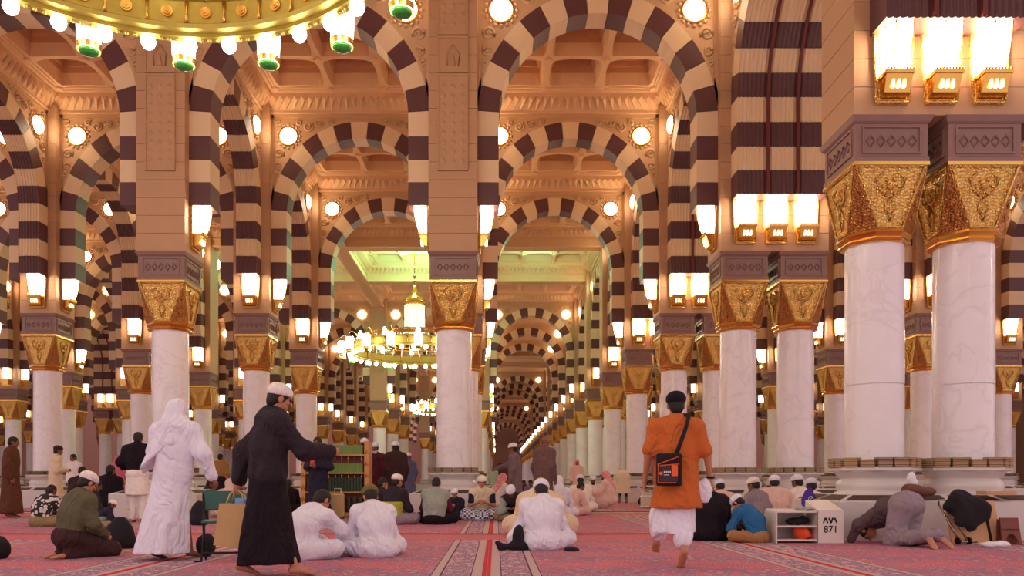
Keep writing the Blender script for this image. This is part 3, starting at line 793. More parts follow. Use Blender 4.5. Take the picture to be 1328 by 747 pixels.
    # lantern arms outside the ring
    A = M(S); A.tube([(2.98, 0, .30), (3.12, 0, .62), (3.34, 0, .74), (3.50, 0, .62), (3.46, 0, .47)], .022, 5); A.tube([(2.98, 0, .12), (3.2, 0, .05), (3.3, 0, .2), (3.2, 0, .32), (3.12, 0, .2)], .016, 4); arm = A.mesh('arm', gold_s)
    g = M(S); g.lathe([(.15, -.12), (.17, .38), (.11, .45)], 14); sh = g.mesh('lantern_shade', cyl_glow)
    g = M(S); g.lathe([(.155, -.20), (.165, -.12)], 14, cap=False); g2 = M(S); g2.lathe([(.12, .44), (.10, .47), (.03, .50)], 10); sc_ = g2.mesh('shade_top', gold_s); cl = g.mesh('shade_collar', gold_s)
    g = M(S); g.cur = 0; g.lathe([(.02, -.265), (.08, -.255), (.12, -.235), (.14, -.20)], 12); st = g.mesh('shade_bottom', [stained, gold_s])
    for i in range(18):
        a = R_(98.5+20*i); q = obj('arm', arm, o, (0, 0, 0), a)
        for nm, me in (('lantern_shade', sh), ('shade_collar', cl), ('shade_bottom', st), ('shade_top', sc_)): obj(nm, me, q, (3.46*S, 0, 0))
    # little upright lamps on top of the ring
    g = M(S); g.lathe([(.05, .42), (.09, .48), (.10, .62), (.06, .74), (.01, .80)], 8); up = g.mesh('upright_lamp', bulb_glow)
    for i in range(12):
        a = 2*math.pi*(i+.3)/12; obj('upright_lamp', up, o, (2.93*S*math.cos(a), 2.93*S*math.sin(a), 0))
    return o
chandelier(-3.88, 7.68, True, 'great gilded ring chandelier with crystal basket, hanging over the viewer')
chandelier(-3.88, 37.68, False, 'gilded ring chandelier with lit tube drum hanging behind the central column')
chandelier(-3.88, 67.68, False, 'distant small ring chandelier beyond the second court')
def add_fill_light(name, loc, col, e, r, par=None):
    L = bpy.data.lights.new(name, 'POINT'); L.color = col; L.energy = e; L.shadow_soft_size = r
    o = bpy.data.objects.new(name, L); COL.objects.link(o); o.location = loc; return o
for (x, y, e) in ((-3.88, 37.68, 330), (1.9, 37.4, 100), (-9.88, 37.68, 110)):  # added point lights without any fixture, tinting the court ceiling green
    add_fill_light('green_fill_light', (x*S, y*S, Z(10.42)*S), (.30, 1, .52), e, .4)

# ---------------------------------------------------------------- books on the column shelves
book_cols = [mat('book_brown', rgb(104, 66, 48), 0.5, var=.1), mat('book_olive', rgb(104, 96, 46), 0.5, var=.1), mat('book_tan', rgb(128, 92, 56), 0.5, var=.1), mat('book_dark', rgb(70, 42, 38), 0.5, var=.1)]
page_m = mat('book_pages', rgb(196, 164, 126), 0.7, var=.04)
def book_mesh(w, d, h, mi):
    b = M(); b.cur = 0; b.box(-w/2, w/2, -d/2, d/2, 0, h*.2); b.box(-w/2, w/2, -d/2, d/2, h*.8, h); b.box(-w/2, w/2, d/2-.006, d/2, h*.14, h*.86)
    b.cur = 1; b.box(-w/2+.005, w/2-.005, -d/2+.006, d/2-.006, h*.14, h*.86); return b.mesh('book', [book_cols[mi], page_m])
BK = [book_mesh(w, .14, .026, mi) for w in (.20,) for mi in range(4)]
bset = M(); 
nbk = 0; zsh = Z(.187)*S
rb = random.Random(5)
for (i, k, q, nm) in ((8, 1, 0, 'nearest column'), (8, 1, 1, 'nearest outer column'), (8, 2, 0, 'second row column'), (8, 2, 1, 'second row outer column'), (7, 2, 0, 'central column')):
    cx, hw = LINES[i]; x = cx if hw < 1 else cx-.605+1.21*q; y = RY(k)
    for f in range(8):
        a = R_(-90+45*f)
        if not (f in (0, 1, 7, 6) or (k == 1 and f == 2)): continue
        for j in (-.5, .5):
            rr = .475*S; t = j*.215*S*.98
            px_, py_ = x*S+rr*math.cos(a)-t*math.sin(a), y*S+rr*math.sin(a)+t*math.cos(a)
            mi = rb.choice((0, 0, 1, 2, 3)); n = rb.choice((5, 5, 4)) if k == 1 else 4
            for l in range(n):
                o = obj('book', BK[mi], None, (px_+rb.uniform(-.004, .004), py_, zsh+.0262*l), a+math.pi/2)
                tag(o, '%s book, %s, %s stack on %s side of shelf, %s' % (('brown', 'olive', 'tan', 'dark brown')[mi], ('bottom', 'second up', 'third up', 'fourth up', 'topmost')[l], 'right' if j > 0 else 'left', {0: 'front', 1: 'front right', 2: 'right', 6: 'left', 7: 'front left'}[f], nm), 'book', '%s stacked books at %s' % (('brown', 'olive', 'tan', 'dark')[mi], nm)); nbk += 1
# farther shelves: joined stacks
sb = M(); 
for f in range(8):
    a = R_(-90+45*f); rot = Matrix.Rotation(a+math.pi/2, 3, 'Z')
    for l in range(4):
        sb.cur = (f+l//2) % 3
        off = rot @ Vector((0, -.475*S, 0)); sb.box(-.2, .2, -.07, .07, zsh+.027*l, zsh+.027*l+.024, rot, (0, 0, 0))
        for v in range(len(sb.v)-8, len(sb.v)): sb.v[v] = (sb.v[v][0]+off.x, sb.v[v][1]+off.y, sb.v[v][2])
SBK = sb.mesh('stacked_books', book_cols[:3])
for i, (cx, hw) in enumerate(LINES):
    for k in range(2, 7):
        if not exists(i, k) or not seen(cx, RY(k)) or (k == 2 and i in (7, 8)): continue
        for dx in ([0] if hw < 1 else [-.605, .605]):
            tag(obj('stacked_books', SBK, None, ((cx+dx)*S, RY(k)*S, 0)), 'mixed books stacked round the shelf of a farther column', 'books', 'books round farther columns', 'stuff')

# ---------------------------------------------------------------- floor props
def at(px, Y): return (px-VX)/FPX*Y
white_paint = mat('cream_paint', rgb(222, 214, 206), 0.35, var=.03)
ink = mat('black_ink', rgb(20, 18, 20), 0.6, var=0)
orange_cloth = mat('orange_cloth', rgb(240, 80, 40), 0.7, var=.2, vscale=20)
black_cloth = mat('black_cloth', rgb(26, 20, 28), 0.9, var=.2, vscale=10, bump=.3, bscale=90)
brown_cloth = mat('brown_cloth', rgb(112, 70, 60), 0.9, var=.25, vscale=14)
tan_board = mat('tan_board', rgb(208, 160, 110), 0.7, var=.05)
wood = mat('dark_wood', rgb(118, 56, 40), 0.5, var=.2, vscale=9)
plastic_w = mat('white_plastic', rgb(232, 228, 232), 0.4, var=.05)
green_book = mat('green_book', rgb(112, 140, 66), 0.5, var=.12)
dgreen_book = mat('dark_green_book', rgb(44, 66, 44), 0.5, var=.12)
gold_wood = mat('gilt_wood', rgb(206, 146, 84), 0.4, 0.3, var=.2, vscale=20)
burlap = mat('jute_cloth', rgb(196, 164, 112), 0.9, var=.1, vscale=8, bump=.4, bscale=120)
def blob(fn, lo, hi, h): return sdf_mesh(fn, np.array(lo, float), np.array(hi, float), h)

# numbered shoe rack beside the nearest plinth
Y0 = 10.25; xl, xr = at(1018, Y0+.5), at(1060, Y0)
r = tag(empty('shoe_rack', (at(1060, Y0), Y0, 0)), 'cream open shoe rack with end panel numbered 871 by the nearest plinth', 'rack')
def P(n, m_, mt, par=r): return obj(n, m_.mesh(n, mt), par)
m = M(); m.box(0, .335, -.02, .0, 0.015, .44); P('end_panel', m, white_paint)
m = M(); m.add([(.335, -.02, .44), (.0, -.02, .44), (.02, .45, .56), (.335, .45, .56), (.335, -.02, .0), (.335, .45, 0), (0, .45, 0), (0, -.02, 0)], [(0, 1, 2, 3), (0, 3, 5, 4), (1, 7, 6, 2), (3, 2, 6, 5)]); P('side_box', m, white_paint)
for z in (.04, .22, .41):
    m = M(); m.box(-.52, -.002, .0, .42, z, z+.022); P('shelf', m, white_paint)
m = M(); m.box(-.52, -.0, .42, .44, .0, .45); P('back_panel', m, white_paint)
m = M(); m.box(-.54, -.52, .0, .44, .0, .42); P('side_panel', m, white_paint)
def text(body, size, loc, par, mt, rot=(math.pi/2, 0, 0), name='painted_number', ext=.0008):
    cu = bpy.data.curves.new(name, 'FONT'); cu.body = body; cu.size = size; cu.extrude = ext; cu.align_x = 'CENTER'
    o = bpy.data.objects.new(name, cu); COL.objects.link(o); o.rotation_euler = rot; o.location = loc; o.parent = par; cu.materials.append(mt); cu.offset = .0018; bpy.context.view_layer.update()
    me = bpy.data.meshes.new_from_object(o); o2 = bpy.data.objects.new(name, me); COL.objects.link(o2); o2.rotation_euler = rot; o2.location = loc; o2.parent = par; bpy.data.objects.remove(o); return o2
text('871', .125, (.165, -.0215, .155), r, ink)
m = M()
def stroke(a, b, w=.010): m.tube([(a[0], -.022, a[1]), (b[0], -.022, b[1])], w, 4, [w*1.3, w*.7])
stroke((.098, .345), (.068, .275)); stroke((.098, .345), (.128, .275)); stroke((.142, .345), (.168, .275)); stroke((.194, .345), (.168, .275)); stroke((.215, .345), (.245, .275)); P('painted_number', m, ink)
def lump(fnprims, name, mt, label, cat, loc, rz=0, h=.02, bound=.5):
    me = fig_mesh(fnprims, h, name, mt, disp=.008); o = obj(name, me, None, loc, rz); return tag(o, label, cat)

# ---------------------------------------------------------------- people
SKIN = {'tan': mat('skin_tan', rgb(184, 126, 94), .55, var=.06), 'brown': mat('skin_brown', rgb(132, 82, 60), .55, var=.06), 'pale': mat('skin_pale', rgb(206, 152, 122), .55, var=.06)}
eye_m = mat('eye_dark', rgb(30, 20, 18), .3, var=0)
hair_m = mat('hair_black', rgb(28, 20, 20), .7, var=.2, vscale=60); beard_w = mat('beard_white', rgb(214, 206, 200), .9, var=.1)
CL = {}
def cloth_m(name, c, v=.05, fold=.6):
    if name in CL: return CL[name]
    t = NT('cloth_'+name); t.b.inputs['Roughness'].default_value = .85; t.b.inputs['Specular IOR Level'].default_value = .2
    col = rgb(*c); t.b.inputs['Base Color'].default_value = col
    tc = t.n('ShaderNodeTexCoord'); mp = t.n('ShaderNodeMapping'); mp.inputs['Scale'].default_value = (1, 1, .55); t.l(tc.outputs['Object'], mp.inputs[0])
    n1 = t.n('ShaderNodeTexNoise', Scale=4.5, Detail=2.0, Distortion=1.4); t.l(mp.outputs[0], n1.inputs['Vector'])
    r = t.math('ABSOLUTE', t.math('SUBTRACT', n1.outputs[0], .5)); n2 = t.n('ShaderNodeTexNoise', Scale=160.0); t.l(tc.outputs['Object'], n2.inputs['Vector'])
    t.bump(t.math('ADD', t.math('MULTIPLY', r, 3.0), t.math('MULTIPLY', n2.outputs[0], .03)), fold, .06)
    CL[name] = t.m; return t.m
cloth_m('white', (234, 232, 246)); cloth_m('warm_white', (240, 230, 224)); cloth_m('cream', (226, 206, 176)); cloth_m('pinkish', (232, 196, 184)); cloth_m('black', (30, 22, 30)); cloth_m('dark_brown', (66, 42, 42))
cloth_m('navy', (42, 38, 58)); cloth_m('olive', (96, 92, 70)); cloth_m('brown', (96, 58, 42)); cloth_m('orange', (198, 104, 50)); cloth_m('gray', (150, 136, 144)); cloth_m('dark_gray', (92, 76, 82)); cloth_m('blue', (44, 104, 152))
cloth_m('sage', (158, 164, 152)); cloth_m('maroon', (96, 34, 48)); cloth_m('lime', (176, 180, 70)); cloth_m('tan', (168, 124, 78)); cloth_m('pink', (216, 112, 130)); cloth_m('olive_cap', (120, 110, 62)); cloth_m('purple', (84, 60, 150))
cloth_m('khaki', (150, 130, 92)); cloth_m('bluegray', (92, 92, 124)); cloth_m('lilac', (118, 110, 160)); cloth_m('taupe', (112, 84, 78)); cloth_m('charcoal', (50, 42, 48)); cloth_m('grayrobe', (124, 104, 106))
def pattern_m(name, a, b, scale, typ='check'):
    t = NT('cloth_'+name); t.b.inputs['Roughness'].default_value = .9; co = t.coord()
    if typ == 'check': n = t.n('ShaderNodeTexChecker', Scale=scale); t.l(co, n.inputs['Vector']); f = n.outputs[1]
    else: n = t.n('ShaderNodeTexVoronoi', Scale=scale); t.l(co, n.inputs['Vector']); f = t.math('GREATER_THAN', n.outputs[0], .45)
    t.l(t.mix(f, rgb(*a), rgb(*b)), t.b.inputs['Base Color']); CL[name] = t.m
pattern_m('plaid', (222, 222, 230), (70, 74, 120), 22); pattern_m('keffiyeh', (214, 90, 104), (236, 190, 190), 60); pattern_m('camo', (214, 204, 200), (40, 34, 34), 14, 'v')

def pose(kind, **o):
    L = o.get('lean', 0.15); J = {}
    def tors(pel, L, curve=.5):
        m_ = pel+.25*V3(0, math.sin(L*curve), math.cos(L*curve)); n = m_+.24*V3(0, math.sin(L*(2-curve)), math.cos(L*(2-curve)))
        J['pel'], J['mid'], J['nb'] = pel, m_, n; hp = L*(2-curve)*.5+o.get('nod', .25)
        J['hd'] = n+.075*V3(0, math.sin(hp*.7), math.cos(hp*.7))+.095*V3(0, math.sin(hp), math.cos(hp)); J['hp'] = hp-.1
        for s, k in ((-1, 'l'), (1, 'r')): J['sh'+k] = n+V3(s*.185, -.0, -.045*math.cos(L)-0.01); J['hip'+k] = pel+V3(s*.09, 0, -.02)
    if kind in ('stand', 'walk'):
        tors(V3(0, 0, .93), L*.3); 
        for s, k in ((-1, 'l'), (1, 'r')):
            J['el'+k] = J['sh'+k]+V3(s*.06, -.03, -.28); J['wr'+k] = J['el'+k]+V3(s*.0, .07, -.24); J['kn'+k] = V3(s*.10, .02, .49); J['an'+k] = V3(s*.10, -.02, .08); J['to'+k] = J['an'+k]+V3(s*.02, .16, -.055)
    if kind == 'sit':
        tors(V3(0, 0, .13), L)
        for s, k in ((-1, 'l'), (1, 'r')):
            J['el'+k] = J['sh'+k]+V3(s*.07, .08, -.26); J['wr'+k] = V3(s*.14, .36, .26); J['kn'+k] = V3(s*.32, .25, .13); J['an'+k] = V3(-s*.06, .36, .07); J['to'+k] = J['an'+k]+V3(-s*.13, .02, -.02)
    if kind == 'kneel':
        tors(V3(0, -.02, .27), L)
        for s, k in ((-1, 'l'), (1, 'r')):
            J['el'+k] = J['sh'+k]+V3(s*.05, .04, -.28); J['wr'+k] = V3(s*.15, .32, .27); J['kn'+k] = V3(s*.14, .40, .09); J['an'+k] = V3(s*.09, -.10, .06); J['to'+k] = J['an'+k]+V3(0, -.14, -.02)
    if kind == 'squat':
        tors(V3(0, -.08, .26), L)
        for s, k in ((-1, 'l'), (1, 'r')):
            J['el'+k] = J['sh'+k]+V3(s*.05, .16, -.22); J['wr'+k] = V3(s*.05, .42, .44); J['kn'+k] = V3(s*.15, .30, .46); J['an'+k] = V3(s*.12, .08, .08); J['to'+k] = J['an'+k]+V3(0, .16, -.05)
    if kind == 'kneesup':
        tors(V3(0, 0, .12), L)
        for s, k in ((-1, 'l'), (1, 'r')):
            J['el'+k] = J['sh'+k]+V3(s*.06, .12, -.22); J['wr'+k] = V3(s*.07, .34, .42); J['kn'+k] = V3(s*.13, .30, .42); J['an'+k] = V3(s*.14, .46, .07); J['to'+k] = J['an'+k]+V3(0, .14, -.04)
    if kind == 'bow':   # standing bow
        J.update(pel=V3(0, 0, .90), mid=V3(0, .24, .97), nb=V3(0, .47, .93), hd=V3(0, .64, .88), hp=1.7)
        for s, k in ((-1, 'l'), (1, 'r')):
            J['sh'+k] = V3(s*.18, .43, .91); J['hip'+k] = V3(s*.09, 0, .88); J['el'+k] = V3(s*.22, .32, .66); J['wr'+k] = V3(s*.13, .1, .52); J['kn'+k] = V3(s*.10, .04, .47); J['an'+k] = V3(s*.12, -.03, .08); J['to'+k] = J['an'+k]+V3(0, .16, -.05)
    if kind == 'prostrate':
        J.update(pel=V3(0, .02, .52), mid=V3(0, .25, .46), nb=V3(0, .46, .31), hd=V3(0, .60, .15), hp=1.75)
        for s, k in ((-1, 'l'), (1, 'r')):
            J['sh'+k] = V3(s*.18, .44, .30); J['hip'+k] = V3(s*.09, .0, .50); J['el'+k] = V3(s*.36, .40, .26); J['wr'+k] = V3(s*.33, .56, .05); J['kn'+k] = V3(s*.12, .10, .09); J['an'+k] = V3(s*.08, -.36, .165); J['to'+k] = V3(s*.13, -.50, .04)
    for k in o.get('J', {}): J[k] = V3(*o['J'][k])
    return J
def c_torso(J, g):
    sd = J['shr']-J['shl']
    return [ocap(J['pel'], J['mid'], .118+g, .112+g, sd, 1.28), ocap(J['mid'], J['nb']+(J['mid']-J['nb'])*.25, .112+g, .105+g, sd, 1.4),
            caps(J['shl'], J['shr'], .055+g, .055+g), caps(J['nb'], J['nb']+(J['nb']-J['mid'])*.16, .065+g*.5, .055+g*.4)]
def c_uarm(J, k, g, f=1.0): return [caps(J['sh'+k], J['sh'+k]+(J['el'+k]-J['sh'+k])*f, .05+g, .042+g)]
def c_farm(J, k, g, f=1.0): return [caps(J['el'+k], J['el'+k]+(J['wr'+k]-J['el'+k])*f, .042+g, .028+g)]
def c_thigh(J, k, g): return [caps(J['hip'+k], J['kn'+k], .085+g, .06+g)]
def c_calf(J, k, g, f=1.0): return [caps(J['kn'+k], J['kn'+k]+(J['an'+k]-J['kn'+k])*f, .058+g, .034+(1-f)*.02+g)]
def hand(J, k, curl=.7):
    w = J['wr'+k]; d = w-J['el'+k]; d = d/np.linalg.norm(d); s = 1 if k == 'r' else -1
    if J.get('hd_'+k) is not None: d = J['hd_'+k]/np.linalg.norm(J['hd_'+k])
    side = np.cross(d, V3(s, 0, 0)); side = side/max(1e-6, np.linalg.norm(side)) if np.linalg.norm(side) > .2 else V3(0, 1, 0)   # across the knuckles
    side = side*(1 if side[1] > 0 else -1)                         # thumb side
    nrm = np.cross(d, side); nrm = nrm*(1 if nrm[0]*s < 0 else -1)   # palm faces the body
    pr = [ocap(w, w+d*.075, .02, .022, side, 1.7)]
    for i, (ln, off) in enumerate(((.068, .030), (.078, .011), (.072, -.009), (.058, -.028))):
        b = w+d*.08+side*off; m1 = b+(d*math.cos(curl*.5)+nrm*math.sin(curl*.5))*ln*.5; m2 = m1+(d*math.cos(curl*1.5)+nrm*math.sin(curl*1.5))*ln*.5
        pr += [caps(b, m1, .0092, .0085), caps(m1, m2, .0085, .007)]
    b = w+d*.025+side*.026; t1 = b+(side*.75+d*.6+nrm*.3)*.035; t2 = t1+(d*.9+nrm*.4+side*.1)*.03
    return pr, [caps(b, t1, .012, .010), caps(t1, t2, .010, .008)]
def head_frame(J, turn=0):
    a = -J['hp']; Rx = np.array(Matrix.Rotation(a, 3, 'X')); Rz = np.array(Matrix.Rotation(turn, 3, 'Z')); return Rx @ Rz
def hp_(J, R, p): return J['hd']+R @ V3(*p)
def head_prims(J, R):
    E = lambda c, r: ell(hp_(J, R, c), r, R)
    pr = [E((0, -.012, .025), (.076, .096, .088)), E((0, .022, -.045), (.058, .068, .066)), E((0, .055, -.085), (.03, .03, .02))]
    pr2 = [caps(hp_(J, R, (0, .088, .02)), hp_(J, R, (0, .112, -.022)), .009, .015), E((0, .085, .035), (.05, .014, .012)), E((0, .082, -.056), (.024, .012, .008)), E((0, .082, -.068), (.02, .012, .008)),
           E((-.078, -.005, -.008), (.012, .022, .033)), E((.078, -.005, -.008), (.012, .022, .033)), E((-.035, .07, -.015), (.024, .018, .02)), E((.035, .07, -.015), (.024, .018, .02))]
    sub = [E((-.032, .098, .012), (.016, .012, .010)), E((.032, .098, .012), (.016, .012, .010))]
    return pr, pr2, sub
NP = 0
def person(px, yb, yaw, kind, label, top, H=1.0, skin='brown', wear=(), head='cap', feet=False, hands='lr', group=None, turn=0, Yd=None, body_only=False, seed=None, **po):
    """px, yb: where it stands on the floor of the photo; wear: list of garments; top: head garment colour"""
    global NP; NP += 1; sd = NP if seed is None else seed
    Y = Yd if Yd else (CAMH*FPX/(yb-VY)); x = at(px, Y); near = Y < 11; mid = Y < 17
    h = .015 if near else (.022 if mid else .032); hh = .008 if near else (.012 if mid else .018)
    J = pose(kind, **po); R = head_frame(J, turn)
    pr = []
    for k in 'lr': pr += c_uarm(J, k, -.006)+c_farm(J, k, -.002)+c_thigh(J, k, -.006)+c_calf(J, k, -.002)
    pr += c_torso(J, -.012)+[caps(J['nb'], J['hd']+R @ V3(0, -.02, -.05), .052, .05)]
    parts = [(*sdf_arrays(pr, h*1.3, .03), 0)]
    a, b, sub = head_prims(J, R)
    parts.append((*sdf_arrays(a+b+[caps(J['nb'], J['hd']+R @ V3(0, -.02, -.05), .052, .05)], hh, .012, sub=sub if mid else ()), 0))
    hf = .0052 if near else (.008 if mid else .013)
    for k in hands:
        p1, p2 = hand(J, k, po.get('curl', .7)); parts.append((*sdf_arrays(p1+p2+[caps(J['el'+k]*.15+J['wr'+k]*.85, J['wr'+k], .027, .024)], hf, .008), 0))
    if feet or kind in ('stand', 'walk', 'bow'):
        for k in 'lr':
            an, to = J['an'+k], J['to'+k]; d = to-an; sdv = V3(1, 0, 0)
            fp = [caps(J['kn'+k]*.35+an*.65, an, .042, .033), caps(an-d*.22+V3(0, 0, -.02), an+d*.5, .032, .03), ocap(an+d*.3, an+d*.95, .026, .018, sdv, 1.7)]+([ocap(an+d*-.1, an+d*.95, .026, .026, sdv, 1.5)] if kind == 'prostrate' else [])
            for i in range(5): fp.append(caps(an+d*.95+sdv*(-.032+.016*i), an+d*(1.22-.04*abs(i-(1 if k == 'r' else 3)))+sdv*(-.034+.017*i), .011, .009))
            parts.append((*sdf_arrays(fp, .007 if near else .014, .015), 0))
    o = obj('person', arrays_mesh(parts, 'person', SKIN[skin], H), None, (x, Y, 0), yaw)
    tag(o, label, 'person', group)
    if mid:
        for s in (-1, 1):
            q = hp_(J, R, (s*.032, .086, .012))*H; e = M(); e.sphere(tuple(q), .0105*H, 6); obj('eye', e.mesh('eye', eye_m), o)
    for g in wear:
        nm, col = g[0], g[1]; op = g[2] if len(g) > 2 else {}
        f = op.get('g', .03); pr = []; cut = list(op.get('cut', ())); k_ = .06
        if nm in ('robe', 'shirt', 'jacket', 'vest'):
            pr += c_torso(J, f)
            if nm != 'vest':
                for k in 'lr': pr += c_uarm(J, k, f*.75, op.get('sl', 1.0))
                if op.get('sl', 1.0) >= 1:
                    for k in 'lr': pr += c_farm(J, k, f*.85, op.get('fl', .96))
        if nm == 'robe' or op.get('legs'):
            if kind in ('sit', 'kneel', 'squat', 'kneesup'):
                for k in 'lr': pr += c_thigh(J, k, f)+c_calf(J, k, f*.9, .95)
                pr.append(ell((0, .12 if kind != 'squat' else .05, J['pel'][2]-.02), (.26, .24, .13))); pr.append(ell(J['pel']+V3(0, -.03, -.02), (.2, .17, .13)))
                if kind == 'squat': pr.append(caps(J['knl'], J['knr'], .09, .09)); pr.append(ell((0, .1, .2), (.24, .24, .2)))
            elif kind == 'prostrate':
                for k in 'lr': pr += c_thigh(J, k, f)+c_calf(J, k, f)
        if nm == 'robe' and kind in ('stand', 'walk', 'bow') or nm == 'skirt':
            z0 = op.get('hem', .10); z1 = op.get('z1', 1.05 if nm == 'robe' else 1.02); sw = op.get('sway', (0, 0)); rr = op.get('rr', (.27, .23))
            pr.append(cone((sw[0], sw[1], z0), (J['mid'][0], 0.0, z1), rr, (.165, .135), op.get('n', 7), op.get('amp', .05)))
        if nm == 'trousers':
            ff = op.get('leg', .96)
            for k in 'lr': pr += c_thigh(J, k, f)+c_calf(J, k, f*op.get('wide', 1), ff)
            pr.append(ocap(J['pel']-V3(.02, 0, 0), J['pel']+V3(.02, 0, 0), .12+f, .12+f, (0, 0, 1), 1.0)); 
            pr.append(ell(J['pel']+V3(0, -.02, -.01), (.15+f*.5, .13+f*.5, .12)))
        if nm == 'hem':  # loose lower part of a shirt
            z0 = op['hem']; pr.append(cone((0, 0, z0), (0, 0, 1.15), op.get('rr', (.20, .165)), (.165, .13), 6, .03)); pr += c_torso(J, f)
            for k in 'lr': pr += c_uarm(J, k, f*.8, op.get('sl', 1.0))
            if op.get('sl', 1.0) >= 1:
                for k in 'lr': pr += c_farm(J, k, f*.85, .95)
        if nm == 'shawl':
            pr += [caps(J['shl'], J['shr'], .10, .10), ocap(J['nb'], J['mid'], .12, .15, (1, 0, 0), 1.35), caps(J['nb'], J['hd'], .085, .085)]
            if op.get('cape'): pr += [cone((-.08, -.02, .80), (0, .03, 1.50), (.36, .23), (.11, .12), 5, .06)]
        names = {'hem': 'shirt'}
        me = fig_mesh(pr, h, names.get(nm, nm), CL[col], k_, op.get('fold', .006 if near else .004), cut, sc=H, seed=sd, floor=True)
        obj(op.get('name', names.get(nm, nm)), me, o)
    E = lambda c, r, Rr=R: ell(hp_(J, Rr, c), r, Rr)
    up = R @ V3(0, 0, 1); fw = R @ V3(0, 1, 0)
    def keep_above(z, tilt=0.0):
        n = -(up+fw*tilt); return (tuple(n), float(n @ J['hd'])-z)
    if head in ('cap', 'hair', 'kufi'):
        me = fig_mesh([E((0, -.016, .03), (.084, .100, .095)), E((0, -.06, -.03), (.068, .05, .06))], hh, 'hair', hair_m if top != 'gray_hair' else beard_w, .02, .002, (), sub=[E((0, .13, -.045), (.09, .13, .105))], sc=H)
        obj('hair', me, o)
    if head == 'cap':
        me = fig_mesh([E((0, -.014, .072), (.088, .104, .072)), E((0, -.014, .055), (.093, .109, .075))], hh, 'cap', CL[top], .03, 0, [keep_above(.030, -.12)], sc=H); obj('cap', me, o)
    if head == 'scarf':
        me = fig_mesh([E((0, -.02, .03), (.098, .118, .105)), caps(J['hd']+R @ V3(0, -.05, -.03), J['nb']+V3(0, -.05, .0), .10, .12), caps(J['nb']+V3(-.1, -.03, -.03), J['nb']+V3(.1, -.03, -.03), .10, .10), ocap(J['nb']+V3(0, -.06, 0), J['mid']+V3(0, -.09, .06), .1, .09, (1, 0, 0), 1.5)],
                      h*.8, 'headscarf', CL[top], .04, .006, (), sub=[E((0, .14, -.01), (.07, .10, .085))], sc=H, seed=sd); obj('headscarf', me, o)
    if po.get('beard'):
        me = fig_mesh([E((0, .05, -.09), (.052, .05, .05)), E((0, .06, -.065), (.06, .04, .03))], hh, 'beard', beard_w if po['beard'] == 'white' else hair_m, .02, .003, sub=[E((0, .11, -.05), (.026, .03, .014))], sc=H); obj('beard', me, o)
    return o, J, H
def place_on(pers, local): # a world point from a point in a person's own frame
    o, J, H = pers; return Matrix.Rotation(o.rotation_euler[2], 4, 'Z') @ (Vector(local)*H)+Vector(o.location)

D = R_
# ---- walkers in front
P_or = person(877, 736, D(-8), 'walk', 'walking man in orange shirt and black cap with a shoulder bag', 'black', .97, 'tan',
  wear=[('trousers', 'white', dict(g=.02, wide=2.4, leg=.62, fold=.008)), ('skirt', 'white', dict(hem=.34, z1=.80, rr=(.215, .23), sway=(-.03, .02), name='loose_trousers', amp=.05)), ('hem', 'orange', dict(hem=.585, sl=.85, g=.036, rr=(.245, .235)))],
  feet=True, lean=.1, nod=.15, curl=.9, J=dict(knl=(-.13, .26, .50), anl=(-.17, .34, .22), tol=(-.17, .45, .13), knr=(.06, -.02, .48), anr=(.05, -.26, .17), tor=(.03, -.16, .035), elr=(.29, -.02, 1.10), wrr=(.33, .04, .86), ell=(-.27, -.03, 1.11), wll=(0, 0, 0), wrl=(-.30, .05, .86)))
P_wh = person(226, 727, D(-8), 'walk', 'walking man in a long white robe with white shawl over his head', 'white', .98, 'brown',
  wear=[('robe', 'white', dict(hem=.09, rr=(.28, .27), sway=(-.11, -.06), n=6, amp=.07, g=.04)), ('shawl', 'white', dict(cape=True, cut=[((.75, 0, -1), -1.20)]))],
  head='scarf', feet=True, hands='r', lean=.2, J=dict(elr=(.33, -.02, 1.12), wrr=(.40, .06, .88), ell=(-.26, .05, 1.15), wrl=(-.12, .22, 1.1), anr=(.10, .14, .08), tor=(.12, .28, .03), anl=(-.16, -.10, .10), tol=(-.16, .05, .03)))
P_bk = person(347, 750, D(-62), 'walk', 'walking man in black jacket, long black sarong and white cap carrying a jute bag', 'warm_white', .96, 'tan',
  wear=[('skirt', 'black', dict(hem=.13, rr=(.21, .265), sway=(0, .0), z1=1.0, name='sarong', n=5, amp=.07)), ('jacket', 'charcoal', dict(g=.045, fold=.009, cut=[((0, 0, -1), -.80)]))],
  feet=True, lean=.35, nod=.3, curl=1.0, J=dict(elr=(.22, .27, 1.12), wrr=(.12, .52, 1.12), ell=(-.24, -.16, 1.12), wrl=(-.26, -.20, .86), anl=(-.1, -.20, .11), tol=(-.1, -.06, .03), anr=(.1, .22, .08), tor=(.1, .37, .03), knl=(-.1, -.02, .48), knr=(.08, .08, .48)))
# ---- seated in front
person(93, 725, D(-35), 'kneel', 'kneeling man in olive shirt and dark trousers with white knitted cap', 'warm_white', .90, 'tan', wear=[('trousers', 'dark_brown', dict(g=.04)), ('shirt', 'olive', dict(g=.032))], feet=True, lean=.25, nod=.45)
person(384, 727, D(-34), 'sit', 'man in white thobe with bare dark hair sitting cross-legged, bent forward', None, .96, 'tan', wear=[('robe', 'white', dict(g=.035, fold=.008))], head='hair', lean=.62, nod=.35, J=dict(elr=(.26, .42, .32), wrr=(.14, .50, .14), ell=(-.26, .35, .3), wrl=(-.1, .5, .16)))
person(490, 724, D(25), 'sit', 'man in white thobe with olive green cap sitting cross-legged', 'olive_cap', .93, 'tan', wear=[('robe', 'white', dict(g=.035, fold=.008))], lean=.42, nod=.5)
P_ce = person(704, 714, D(0), 'sit', 'man in white thobe and white cap sitting alone in front, seen from behind', 'white', 1.0, 'tan', wear=[('robe', 'white', dict(g=.035, fold=.008))], lean=.42, nod=.5)
